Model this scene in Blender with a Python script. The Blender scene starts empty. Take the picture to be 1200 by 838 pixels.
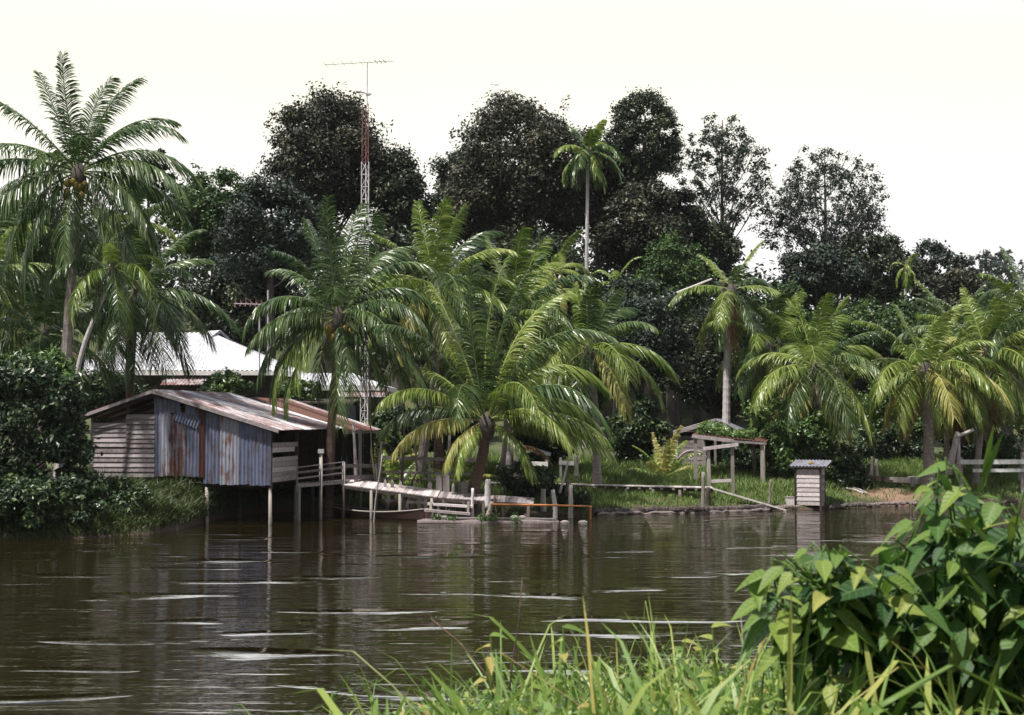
import bpy, math, random
import numpy as np
from mathutils import Vector
R = math.radians
rnd = random.Random(7)
rng = np.random.default_rng(11)
scene = bpy.context.scene
COL = scene.collection

# ------------------------------------------------------------------ camera, sky, sun, exposure
F = 1700.0; HOR = 490.0; CZ = 3.5                     # focal length in photo pixels, horizon row, eye height over the water
PITCH = math.atan((HOR - 419.0) / F)
cd = bpy.data.cameras.new('camera'); cam = bpy.data.objects.new('camera', cd); COL.objects.link(cam)
cd.sensor_width = 36.0; cd.lens = F / 1200.0 * 36.0
cd.clip_start = 0.1; cd.clip_end = 3000
cam.location = (0, 0, CZ); cam.rotation_euler = (R(90) + PITCH, 0, 0)
cd.dof.use_dof = True; cd.dof.focus_distance = 30.0; cd.dof.aperture_fstop = 7.0
scene.camera = cam
SUN_EL, SUN_AZ = 64.0, -48.0                          # azimuth from straight behind the camera, negative = from the left
w = bpy.data.worlds.new('World'); scene.world = w; w.use_nodes = True
nt = w.node_tree; nt.nodes.clear()
wo = nt.nodes.new('ShaderNodeOutputWorld'); bg = nt.nodes.new('ShaderNodeBackground')
sky = nt.nodes.new('ShaderNodeTexSky'); sky.sky_type = 'NISHITA'; sky.sun_disc = False
sky.sun_elevation = R(SUN_EL); sky.sun_rotation = R(180 + SUN_AZ * -1)
sky.air_density = 1.2; sky.dust_density = 4.0
# bright thin cloud sheet low in the sky, creamier higher up
tc = nt.nodes.new('ShaderNodeTexCoord'); sx = nt.nodes.new('ShaderNodeSeparateXYZ')
nt.links.new(tc.outputs['Generated'], sx.inputs[0])
ns = nt.nodes.new('ShaderNodeTexNoise'); ns.inputs['Scale'].default_value = 2.2; ns.inputs['Detail'].default_value = 3
nt.links.new(tc.outputs['Generated'], ns.inputs['Vector'])
ad = nt.nodes.new('ShaderNodeMath'); ad.operation = 'MULTIPLY_ADD'; ad.inputs[1].default_value = 0.10; 
nt.links.new(ns.outputs[0], ad.inputs[0]); nt.links.new(sx.outputs[2], ad.inputs[2])
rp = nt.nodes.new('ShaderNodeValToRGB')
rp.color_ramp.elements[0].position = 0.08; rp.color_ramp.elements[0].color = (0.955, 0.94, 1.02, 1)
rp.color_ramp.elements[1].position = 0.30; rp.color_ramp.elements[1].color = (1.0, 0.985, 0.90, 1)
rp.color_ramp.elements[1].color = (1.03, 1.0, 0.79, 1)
for p_, c_ in ((.345, (1, .98, .88)), (.40, (3.0, 3.0, 2.9)), (.50, (2.4, 2.4, 2.45)), (.64, (.14, .18, .28))):  # bright band added above the view for white water glints; zenith darkened against fill
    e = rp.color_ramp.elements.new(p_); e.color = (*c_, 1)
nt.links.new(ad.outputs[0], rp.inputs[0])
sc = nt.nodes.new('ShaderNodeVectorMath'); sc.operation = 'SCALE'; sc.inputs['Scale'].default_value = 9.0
# added dimming of the unseen sky behind the viewer, to cut fill light
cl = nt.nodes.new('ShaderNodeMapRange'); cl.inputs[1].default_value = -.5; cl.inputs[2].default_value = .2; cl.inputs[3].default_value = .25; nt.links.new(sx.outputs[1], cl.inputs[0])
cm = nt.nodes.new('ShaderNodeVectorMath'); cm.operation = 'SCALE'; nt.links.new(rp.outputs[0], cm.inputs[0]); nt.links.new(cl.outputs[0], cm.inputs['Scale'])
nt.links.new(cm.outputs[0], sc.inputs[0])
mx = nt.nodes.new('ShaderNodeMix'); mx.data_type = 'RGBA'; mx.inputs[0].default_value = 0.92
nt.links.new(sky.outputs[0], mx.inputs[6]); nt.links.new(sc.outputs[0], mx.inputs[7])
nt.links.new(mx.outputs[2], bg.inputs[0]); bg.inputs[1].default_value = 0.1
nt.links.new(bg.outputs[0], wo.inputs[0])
sl = bpy.data.lights.new('sun', 'SUN'); sl.energy = 5.0; sl.angle = R(2.0); sl.color = (1.0, 0.95, 0.86)
so = bpy.data.objects.new('sun', sl); COL.objects.link(so)
sd = Vector((math.sin(R(SUN_AZ)) * math.cos(R(SUN_EL)), -math.cos(R(SUN_AZ)) * math.cos(R(SUN_EL)), math.sin(R(SUN_EL))))
so.rotation_euler = sd.to_track_quat('Z', 'Y').to_euler(); so.location = (0, 0, 60)
vs = scene.view_settings; vs.view_transform = 'Standard'; vs.look = 'None'; vs.gamma = 1; vs.exposure = 0.42
vs.use_curve_mapping = False

# ------------------------------------------------------------------ helpers
def P(px, py, d):
    """point at depth d (metres in front of the eye) seen at photo pixel px, py"""
    v = (py - 419.0) / F
    cp, sp = math.cos(PITCH), math.sin(PITCH)
    yy = cp + sp * v; zz = sp - cp * v
    return np.array([(px - 600.0) / F / yy * d, d, CZ + zz / yy * d])

ORG = {}
class MB:
    def __init__(s): s.V = []; s.Q = []; s.T = []; s.A = []; s.B = []; s.n = 0
    def add(s, V, Q=None, T=None, var=None, uv=None):
        V = np.asarray(V, float).reshape(-1, 3); k = len(V)
        if Q is not None and len(Q): s.Q.append(np.asarray(Q, int).reshape(-1, 4) + s.n)
        if T is not None and len(T): s.T.append(np.asarray(T, int).reshape(-1, 3) + s.n)
        s.V.append(V)
        if var is None: var = rnd.random()
        s.A.append(np.full(k, var, float) if np.isscalar(var) else np.asarray(var, float))
        s.B.append(np.zeros((k, 2)) if uv is None else np.asarray(uv, float))
        s.n += k
    def build(s, name, mat, parent=None, loc=None, smooth=False):
        me = bpy.data.meshes.new(name)
        V = np.concatenate(s.V)
        if parent is not None: o0 = ORG[parent.name]
        else: o0 = np.array(loc if loc is not None else (0, 0, 0), float)
        V = V - o0
        Q = np.concatenate(s.Q) if s.Q else np.zeros((0, 4), int); T = np.concatenate(s.T) if s.T else np.zeros((0, 3), int)
        me.vertices.add(len(V)); me.vertices.foreach_set('co', V.ravel())
        L = np.concatenate([Q.ravel(), T.ravel()]); me.loops.add(len(L)); me.loops.foreach_set('vertex_index', L.astype(np.int32))
        st = np.concatenate([np.arange(len(Q)) * 4, len(Q) * 4 + np.arange(len(T)) * 3]); me.polygons.add(len(st))
        me.polygons.foreach_set('loop_start', st.astype(np.int32))
        me.update(calc_edges=True)
        a = me.attributes.new('var', 'FLOAT', 'POINT'); a.data.foreach_set('value', np.concatenate(s.A).astype(np.float32))
        B = np.concatenate(s.B)
        if B.any():
            a = me.attributes.new('luv', 'FLOAT2', 'POINT'); a.data.foreach_set('vector', B.ravel().astype(np.float32))
        me.polygons.foreach_set('use_smooth', np.full(len(st), smooth))
        me.materials.append(mat); me.validate()
        ob = bpy.data.objects.new(name, me); COL.objects.link(ob)
        if parent is not None: ob.parent = parent
        else: ob.location = o0
        ORG[ob.name] = o0
        return ob
    # --- primitives
    def bar(s, p, q, w=.1, h=.1, up=(0, 0, 1), var=None, taper=1.0):
        p = np.array(p, float); q = np.array(q, float); t = q - p; t /= np.linalg.norm(t)
        up = np.array(up, float)
        if abs(t @ up) > .97: up = np.array([0, 1., 0])
        a = np.cross(t, up); a /= np.linalg.norm(a); b = np.cross(a, t)
        c = []
        for e, k in ((p, 1), (q, taper)):
            for i, j in ((-1, -1), (1, -1), (1, 1), (-1, 1)): c.append(e + a * i * w * k / 2 + b * j * h * k / 2)
        s.add(c, [[0, 1, 2, 3], [7, 6, 5, 4], [0, 4, 5, 1], [1, 5, 6, 2], [2, 6, 7, 3], [3, 7, 4, 0]], var=var)
    def tube(s, pts, rad, n=8, var=None):
        pts = np.array(pts, float); m = len(pts)
        rad = np.full(m, rad, float) if np.isscalar(rad) else np.array(rad, float)
        tg = np.gradient(pts, axis=0); tg /= np.linalg.norm(tg, axis=1)[:, None] + 1e-9
        ref = np.array([0, 1., 0]) if abs(tg[0][1]) < .8 else np.array([1., 0, 0])
        V = []
        for i in range(m):
            a = np.cross(tg[i], ref); a /= np.linalg.norm(a); b = np.cross(tg[i], a)
            for k in range(n):
                th = 2 * math.pi * k / n; V.append(pts[i] + rad[i] * (a * math.cos(th) + b * math.sin(th)))
        Q = [[i * n + k, i * n + (k + 1) % n, (i + 1) * n + (k + 1) % n, (i + 1) * n + k] for i in range(m - 1) for k in range(n)]
        V.append(pts[0]); V.append(pts[-1])
        T = [[m * n, (k + 1) % n, k] for k in range(n)] + [[m * n + 1, (m - 1) * n + k, (m - 1) * n + (k + 1) % n] for k in range(n)]
        s.add(V, Q, T, var=var)
    def slab(s, corners, th, var=None):
        """flat plate from 4 corners, thickness th downward"""
        c = [np.array(x, float) for x in corners]; d = [x - np.array([0, 0, th]) for x in c]
        s.add(c + d, [[0, 1, 2, 3], [7, 6, 5, 4], [0, 4, 5, 1], [1, 5, 6, 2], [2, 6, 7, 3], [3, 7, 4, 0]], var=var)
    def corr(s, o, du, dv, W, H, period=.13, amp=.018, var=None, rag=0., rows=3):
        """corrugated sheet: ridges run along dv"""
        o = np.array(o, float); du = np.array(du, float); dv = np.array(dv, float); n = np.cross(du, dv); n /= np.linalg.norm(n)
        k = max(4, int(W / period * 6)); V = []; A = []
        base = rnd.random() if var is None else var
        for j in range(rows + 1):
            for i in range(k + 1):
                a = W * i / k; b = H * j / rows
                if j == rows: b += rag * math.sin(i * .21 + base * 9) * .6 + rag * .4 * math.sin(i * .05)
                V.append(o + du * a + dv * b + n * amp * math.sin(2 * math.pi * a / period)); 
        Q = [[j * (k + 1) + i, j * (k + 1) + i + 1, (j + 1) * (k + 1) + i + 1, (j + 1) * (k + 1) + i] for j in range(rows) for i in range(k)]
        s.add(V, Q, var=base)
    def leaves(s, C, Nn, size, asp=.5, var=None, fold=.25):
        """many diamond leaves: centres C, normals Nn, sizes"""
        k = len(C)
        if k == 0: return
        r = rng.normal(size=(k, 3)); t = r - (r * Nn).sum(1)[:, None] * Nn; t /= np.linalg.norm(t, axis=1)[:, None] + 1e-9
        b = np.cross(Nn, t); sz = (size * rng.uniform(.6, 1.3, k))[:, None]
        V = np.stack([C - t * sz * .5, C + b * sz * asp * .5 + Nn * sz * fold * .3 - t * sz * .05, C + t * sz * .5 - Nn * sz * fold * .3, C - b * sz * asp * .5 + Nn * sz * fold * .3 - t * sz * .05], 1).reshape(-1, 3)
        Q = np.arange(k * 4).reshape(-1, 4)
        if var is None: var = rng.random(k)
        s.add(V, Q, var=np.repeat(var, 4))

def thing(name, label, cat, loc, group=None):
    o = bpy.data.objects.new(name, None); COL.objects.link(o); o.location = [float(x) for x in loc]
    o.empty_display_size = .3
    ORG[o.name] = np.array(loc, float); tag(o, label, cat, group); return o
def tag(o, label, cat, group=None):
    o['label'] = label; o['category'] = cat
    if group: o['group'] = group
    return o
def single(mb, name, mat, label, cat, loc, group=None, smooth=False):
    return tag(mb.build(name, mat, None, loc, smooth), label, cat, group)
def kind(o, k): o['kind'] = k; return o

def blades(C, h, w_, lean=.35, seg=2, var=None):
    k = len(C); a = rng.uniform(0, 6.283, k); l = rng.normal(0, lean, (k, 2)); hh = h * rng.uniform(.5, 1.25, k); wd = np.stack([np.cos(a), np.sin(a) * .6, np.zeros(k)], 1) * (w_ * rng.uniform(.7, 1.3, k))[:, None] * .5
    V = []
    for j in range(seg):
        u = j / seg; c = C + np.stack([l[:, 0] * hh * u ** 1.7, l[:, 1] * hh * u ** 1.7, hh * (u - .16 * u * u)], 1); V += [c - wd * (1 - u * .45), c + wd * (1 - u * .45)]
    u = 1; V.append(C + np.stack([l[:, 0] * hh, l[:, 1] * hh, hh * (.84 - .25 * (l ** 2).sum(1))], 1)); V = np.stack(V, 1); m_ = V.shape[1]; b0 = np.arange(k)[:, None] * m_
    Q = [b0 + np.array([[2 * j, 2 * j + 1, 2 * j + 3, 2 * j + 2]]) for j in range(seg - 1)]; T = b0 + np.array([[2 * seg - 2, 2 * seg - 1, 2 * seg]])
    if var is None: var = np.clip(rng.normal(.45, .2, k), 0, 1)
    return V.reshape(-1, 3), (np.concatenate(Q) if Q else None), T, np.repeat(var, m_)

# ------------------------------------------------------------------ materials
def new_mat(name):
    m = bpy.data.materials.new(name); m.use_nodes = True; n = m.node_tree; b = n.nodes['Principled BSDF']; return m, n, b
def ramp(n, stops):
    r = n.nodes.new('ShaderNodeValToRGB'); e = r.color_ramp.elements
    e[0].position, e[0].color = stops[0][0], (*stops[0][1], 1); e[1].position, e[1].color = stops[-1][0], (*stops[-1][1], 1)
    for p, c in stops[1:-1]: x = e.new(p); x.color = (*c, 1)
    return r
def noise(n, scale, vec=(1, 1, 1), detail=4, rough=.6):
    t = n.nodes.new('ShaderNodeTexCoord'); mp = n.nodes.new('ShaderNodeMapping'); mp.inputs['Scale'].default_value = vec
    n.links.new(t.outputs['Object'], mp.inputs[0]); x = n.nodes.new('ShaderNodeTexNoise')
    x.inputs['Scale'].default_value = scale; x.inputs['Detail'].default_value = detail; x.inputs['Roughness'].default_value = rough
    n.links.new(mp.outputs[0], x.inputs['Vector']); return x
def attr(n): a = n.nodes.new('ShaderNodeAttribute'); a.attribute_name = 'var'; return a
def math_(n, op, a, b):
    m = n.nodes.new('ShaderNodeMath'); m.operation = op
    for i, x in enumerate((a, b)):
        if isinstance(x, (int, float)): m.inputs[i].default_value = x
        else: n.links.new(x, m.inputs[i])
    return m
def bump(n, b, h, strength, dist=.02):
    bp = n.nodes.new('ShaderNodeBump'); bp.inputs['Strength'].default_value = strength; bp.inputs['Distance'].default_value = dist
    n.links.new(h, bp.inputs['Height']); n.links.new(bp.outputs[0], b.inputs['Normal'])
def leaf_mat(name, stops, rough=.42, trans=.22, tcol=(.25, .4, .06), spec=.5):
    m, n, b = new_mat(name); a = attr(n); r = ramp(n, stops); n.links.new(a.outputs['Fac'], r.inputs[0])
    n.links.new(r.outputs[0], b.inputs['Base Color']); b.inputs['Roughness'].default_value = rough
    b.inputs['Specular IOR Level'].default_value = spec
    t = n.nodes.new('ShaderNodeBsdfTranslucent'); mm = n.nodes.new('ShaderNodeMix'); mm.data_type = 'RGBA'; mm.blend_type = 'MULTIPLY'
    mm.inputs[0].default_value = 0.35; n.links.new(r.outputs[0], mm.inputs[6]); mm.inputs[7].default_value = (*[min(1, c * 2.5) for c in tcol], 1)
    n.links.new(mm.outputs[2], t.inputs[0])
    ms = n.nodes.new('ShaderNodeMixShader'); ms.inputs[0].default_value = trans
    n.links.new(b.outputs[0], ms.inputs[1]); n.links.new(t.outputs[0], ms.inputs[2])
    n.links.new(ms.outputs[0], n.nodes['Material Output'].inputs[0]); return m
def wood_mat(name, dark, light, gs=(1, 1, 1), rough=.85):
    m, n, b = new_mat(name); x = noise(n, 9, gs, 6, .7); a = attr(n)
    s = math_(n, 'ADD', math_(n, 'MULTIPLY', x.outputs[0], .9).outputs[0], math_(n, 'MULTIPLY', a.outputs['Fac'], .45).outputs[0])
    r = ramp(n, [(.3, dark), (.62, [(p + q) / 2 for p, q in zip(dark, light)]), (.9, light)]); n.links.new(s.outputs[0], r.inputs[0])
    n.links.new(r.outputs[0], b.inputs['Base Color']); b.inputs['Roughness'].default_value = rough; b.inputs['Specular IOR Level'].default_value = .2
    bump(n, b, x.outputs[0], .5, .02); return m
def tin_mat(name, clean, rust, amount, gs=(6, 6, .8), rough=.5, metal=.25, dark=None):
    m, n, b = new_mat(name); x = noise(n, 1.1, gs, 6, .65); y = noise(n, 3.2, (1, 1, 1), 4, .6)
    s = math_(n, 'ADD', math_(n, 'MULTIPLY', x.outputs[0], .75).outputs[0], math_(n, 'MULTIPLY', y.outputs[0], .35).outputs[0])
    r = ramp(n, [(.55 - amount * .35, clean), (.60 - amount * .3, [(p + q) / 2 for p, q in zip(clean, rust)]), (.66 - amount * .22, rust)])
    n.links.new(s.outputs[0], r.inputs[0])
    z = noise(n, 2.0, (3, 3, .5), 3); mm = n.nodes.new('ShaderNodeMix'); mm.data_type = 'RGBA'; mm.blend_type = 'MULTIPLY'; mm.inputs[0].default_value = .55
    r2 = ramp(n, [(.3, (.55, .55, .58)), (.7, (1.15, 1.15, 1.15))]); n.links.new(z.outputs[0], r2.inputs[0])
    n.links.new(r.outputs[0], mm.inputs[6]); n.links.new(r2.outputs[0], mm.inputs[7]); n.links.new(mm.outputs[2], b.inputs['Base Color'])
    b.inputs['Roughness'].default_value = rough; b.inputs['Metallic'].default_value = metal; return m

M = {}
# palm fronds
M['frond'] = leaf_mat('palm_frond_green', [(0, (.018, .044, .013)), (.5, (.050, .100, .028)), (1, (.20, .26, .10))], .33, .25)
M['frond_bright'] = leaf_mat('palm_frond_bright', [(0, (.060, .110, .016)), (.5, (.15, .225, .036)), (1, (.40, .44, .14))], .36, .28)
M['frond_yellow'] = leaf_mat('palm_frond_yellow', [(0, (.18, .21, .035)), (.5, (.36, .36, .09)), (1, (.58, .52, .24))], .5, .25, (.4, .35, .08))
M['frond_dead'] = leaf_mat('palm_frond_dead', [(0, (.06, .035, .018)), (.5, (.17, .10, .045)), (1, (.34, .23, .12))], .7, .1, (.3, .2, .1), .2)
M['tree'] = leaf_mat('tree_leaf_dark', [(0, (.007, .014, .007)), (.5, (.028, .044, .020)), (.85, (.066, .092, .042)), (1, (.13, .155, .085))], .42, .08, spec=.32)
M['tree_brown'] = leaf_mat('tree_leaf_brownish', [(0, (.010, .014, .008)), (.5, (.042, .048, .026)), (.85, (.092, .088, .050)), (1, (.17, .15, .105))], .45, .08, spec=.32)
M['tree_blue'] = leaf_mat('tree_leaf_grey', [(0, (.008, .016, .010)), (.55, (.028, .050, .034)), (1, (.11, .14, .105))], .5, .1, spec=.32)
M['tree_mid'] = leaf_mat('tree_leaf_green', [(0, (.014, .036, .010)), (.5, (.045, .095, .022)), (1, (.13, .20, .05))], .42, .12, spec=.32)
M['bush'] = leaf_mat('bush_leaf', [(0, (.035, .075, .018)), (.6, (.085, .16, .035)), (1, (.20, .28, .08))], .38, .2)
M['bush_dark'] = leaf_mat('bush_leaf_dark', [(0, (.012, .030, .010)), (.7, (.034, .072, .020)), (1, (.12, .18, .05))], .4, .12)
M['grass'] = leaf_mat('grass_blade', [(0, (.07, .12, .03)), (.5, (.16, .24, .06)), (.8, (.28, .36, .11)), (1, (.42, .38, .20))], .5, .3)
M['weeds'] = leaf_mat('slope_weeds', [(0, (.02, .035, .012)), (.5, (.055, .085, .022)), (.85, (.13, .17, .05)), (1, (.24, .18, .09))], .5, .2)
M['reed'] = leaf_mat('reed_blade', [(0, (.06, .12, .025)), (.45, (.14, .24, .045)), (.8, (.27, .36, .09)), (.95, (.42, .42, .12)), (1, (.38, .26, .10))], .45, .3)
M['wood'] = wood_mat('weathered_wood', (.08, .068, .07), (.42, .37, .39))
M['wood_white'] = wood_mat('whitewashed_wood', (.20, .16, .165), (.66, .60, .62))
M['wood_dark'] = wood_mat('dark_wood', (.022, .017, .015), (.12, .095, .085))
M['wood_shore'] = wood_mat('wet_shore_wood', (.018, .014, .013), (.24, .20, .20))
M['wood_post'] = wood_mat('post_wood', (.14, .12, .11), (.44, .40, .37), (3, 3, .4))
M['bark'] = wood_mat('tree_bark', (.035, .028, .026), (.15, .13, .125), (2, 2, .5))
M['bark_pale'] = wood_mat('pale_bark', (.22, .20, .20), (.62, .58, .60), (1, 1, 3))
M['bark_palm'] = wood_mat('palm_bark', (.12, .095, .09), (.42, .36, .36), (.4, .4, 2.5))
M['bark_palm_red'] = wood_mat('palm_bark_reddish', (.045, .032, .027), (.21, .135, .11), (.4, .4, 2.5))
M['tin_pale'] = tin_mat('tin_pale', (.34, .36, .45), (.20, .10, .07), -.02, (9, 9, .9))
M['tin_blue'] = tin_mat('tin_blue_grey', (.16, .19, .30), (.12, .075, .07), .02, (11, 11, .9))
M['tin_rust'] = tin_mat('tin_rusty', (.25, .27, .36), (.10, .038, .027), .36, (9, 9, .7))
M['tin_red'] = tin_mat('tin_all_rust', (.13, .085, .085), (.075, .028, .022), .55)
M['tin_roof'] = tin_mat('tin_roof_streaked', (.60, .59, .64), (.32, .17, .14), .20, (1, 5, 1), .45, .2)
M['tin_roof_red'] = tin_mat('tin_roof_rusty', (.30, .20, .18), (.15, .065, .048), .7, (1, 4, 1), .7, .1)
M['tin_white'] = tin_mat('tin_roof_white', (.72, .73, .78), (.50, .47, .47), -.06, (1, 3, 1), .4, .05)
M['coco'] = wood_mat('coconut_husk', (.07, .075, .02), (.36, .26, .06), rough=.45)
def flat(name, c, rough=.6, metal=0):
    m, n, b = new_mat(name); x = noise(n, 6, (1, 1, 1), 4); r = ramp(n, [(.3, [v * .7 for v in c]), (.7, [min(1, v * 1.15) for v in c])])
    n.links.new(x.outputs[0], r.inputs[0]); n.links.new(r.outputs[0], b.inputs['Base Color']); b.inputs['Roughness'].default_value = rough; b.inputs['Metallic'].default_value = metal; return m
M['mast_white'] = flat('mast_white_paint', (.72, .70, .72)); M['mast_red'] = flat('mast_red_paint', (.26, .12, .12))
M['metal'] = flat('antenna_metal', (.50, .47, .54), .5, .1); M['pipe'] = flat('orange_pipe', (.52, .21, .07), .5)
M['rubber_shade'] = flat('black_rubber_and_shade', (.02, .02, .022), .7); M['paint_white'] = flat('white_fence_paint', (.80, .79, .80))  # the black also serves as painted shade in the gablet
M['concrete'] = flat('grey_concrete', (.38, .34, .35), .9); M['hull'] = flat('dark_red_hull', (.055, .028, .024), .5)
M['dark_wall'] = flat('dark_wall_boards', (.05, .043, .04), .9); M['flower'] = flat('petal_white', (.75, .73, .76), .6)  # house walls in a plain dark brown
M['cloth'] = flat('blue_cloth', (.12, .25, .55), .9)

# ------------------------------------------------------------------ ground, river
SH = [(-400, 36), (-60, 37), (-19, 40), (-14.8, 41.9), (-12.5, 42.6), (-11.0, 44.0), (-10.4, 46.0), (-9.9, 52.5), (-8, 54.5), (-5.6, 55.2), (-3.2, 52.9), (0, 52.4), (2.8, 52.8),
      (7.3, 54.2), (10.4, 55.3), (15.8, 58.3), (21, 59.6), (60, 66), (400, 70)]
SHx = np.array([a for a, b in SH]); SHy = np.array([b for a, b in SH])
def ground_z(X, Y):
    X = np.asarray(X, float); Y = np.asarray(Y, float)
    s = Y - np.interp(X, SHx, SHy) + .25 * np.sin(X * 1.7) * np.sin(X * .6 + 1)
    z = np.interp(s, [-6, -1.2, 0, .35, 1.5, 9, 20, 40, 70, 110, 250, 900], [-2, -.9, -.02, .26, .42, 1.15, 1.7, 3.2, 13.0, 16, 18, 30])
    z = z + np.where(s > 1, .06 * np.sin(X * .9 + Y * .4) + .04 * np.sin(X * 2.3 - Y * 1.9), 0)
    z = z - np.clip((X - 20) / 60, 0, 1) * np.clip((s - 35) / 40, 0, 1) * 7
    ne = 7.2 + .5 * np.sin(X * .8) - np.clip(-X * .35, -1.2, 4.0)
    zn = np.interp(Y - ne, [-20, -.5, 0, 1.8, 4], [2.15, 1.95, 1.85, -.1, -2])
    return np.maximum(z, zn)
def G(x, y): return float(ground_z(x, y))

def ax(*seg):
    o = []
    for a, b, st in seg: o += list(np.arange(a, b, st))
    return np.array(o)
gx = ax((-400, -60, 20), (-60, -25, 3), (-25, 30, .5), (30, 60, 3), (60, 421, 20)); gy = ax((-30, 2, 4), (2, 14, .5), (14, 38, 4), (38, 62, .4), (62, 130, 2.5), (130, 920, 40))
XX, YY = np.meshgrid(gx, gy); ZZ = ground_z(XX, YY); nx, ny = len(gx), len(gy)
idx = np.arange(nx * ny).reshape(ny, nx)
mb = MB(); mb.add(np.stack([XX, YY, ZZ], -1).reshape(-1, 3), np.stack([idx[:-1, :-1], idx[:-1, 1:], idx[1:, 1:], idx[1:, :-1]], -1).reshape(-1, 4), var=.5)
gm, n, b = new_mat('ground_soil_and_turf'); x = noise(n, .5, (1, 1, 1), 8, .65); r = ramp(n, [(.3, (.035, .045, .018)), (.5, (.06, .085, .025)), (.62, (.10, .09, .045)), (.75, (.16, .11, .075))])
n.links.new(x.outputs[0], r.inputs[0])
geo = n.nodes.new('ShaderNodeNewGeometry'); sep = n.nodes.new('ShaderNodeSeparateXYZ'); n.links.new(geo.outputs['Position'], sep.inputs[0])
mr = n.nodes.new('ShaderNodeMapRange'); mr.inputs[1].default_value = .30; mr.inputs[2].default_value = .12; n.links.new(sep.outputs[2], mr.inputs[0])   # bare mud at the waterline
# reddish bare earth patch by the outhouse
vd = n.nodes.new('ShaderNodeVectorMath'); vd.operation = 'DISTANCE'; vd.inputs[1].default_value = (15.2, 59.4, .5); n.links.new(geo.outputs['Position'], vd.inputs[0])
m2 = math_(n, 'ADD', vd.outputs['Value'], math_(n, 'MULTIPLY', x.outputs[0], 2.5).outputs[0])
mr2 = n.nodes.new('ShaderNodeMapRange'); mr2.inputs[1].default_value = 3.2; mr2.inputs[2].default_value = 1.9; n.links.new(m2.outputs[0], mr2.inputs[0])
mA = n.nodes.new('ShaderNodeMix'); mA.data_type = 'RGBA'; n.links.new(mr.outputs[0], mA.inputs[0]); n.links.new(r.outputs[0], mA.inputs[6]); mA.inputs[7].default_value = (.07, .05, .04, 1)
mB = n.nodes.new('ShaderNodeMix'); mB.data_type = 'RGBA'; n.links.new(mr2.outputs[0], mB.inputs[0]); n.links.new(mA.outputs[2], mB.inputs[6]); mB.inputs[7].default_value = (.27, .16, .12, 1)
n.links.new(mB.outputs[2], b.inputs['Base Color']); b.inputs['Roughness'].default_value = .95; bump(n, b, x.outputs[0], .6, .1)
kind(mb.build('ground', gm, smooth=True), 'structure')

wm, n, b = new_mat('river_water')
b.inputs['Base Color'].default_value = (.013, .0095, .0026, 1); b.inputs['Roughness'].default_value = .02; b.inputs['IOR'].default_value = 1.5
w1 = noise(n, 1.0, (.30, 1.35, 1), 3, .5); w2 = noise(n, 1.0, (1.3, 6.5, 1), 3, .6); w3 = noise(n, 1.0, (5, 20, 1), 2, .5); w4 = noise(n, 1.0, (.10, .22, 1), 2, .5)
calm = n.nodes.new('ShaderNodeMapRange'); calm.inputs[1].default_value = .38; calm.inputs[2].default_value = .62; calm.inputs[3].default_value = .35; calm.inputs[4].default_value = 1.0; n.links.new(w4.outputs[0], calm.inputs[0])
w6 = noise(n, 1.0, (.55, 3.0, 1), 2, .5)
w5 = noise(n, 1.0, (.32, .85, 1), 1, .3); sw = n.nodes.new('ShaderNodeMapRange'); sw.inputs[1].default_value = .60; sw.inputs[2].default_value = .80; n.links.new(w5.outputs[0], sw.inputs[0])
h1 = math_(n, 'ADD', math_(n, 'MULTIPLY', w1.outputs[0], .030).outputs[0], math_(n, 'MULTIPLY', sw.outputs[0], .085).outputs[0]); h2 = math_(n, 'MULTIPLY', w2.outputs[0], .0115); h3 = math_(n, 'MULTIPLY', w3.outputs[0], .0007)
hs = math_(n, 'ADD', math_(n, 'MULTIPLY', w6.outputs[0], .022).outputs[0], math_(n, 'ADD', math_(n, 'MULTIPLY', math_(n, 'ADD', h2.outputs[0], h3.outputs[0]).outputs[0], calm.outputs[0]).outputs[0], h1.outputs[0]).outputs[0])
bump(n, b, hs.outputs[0], 1.0, 1.0)
mb = MB(); mb.add([(-400, -28, 0), (400, -28, 0), (400, 80, 0), (-400, 80, 0)], [[0, 1, 2, 3]]); kind(mb.build('river_water', wm), 'structure')

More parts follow.
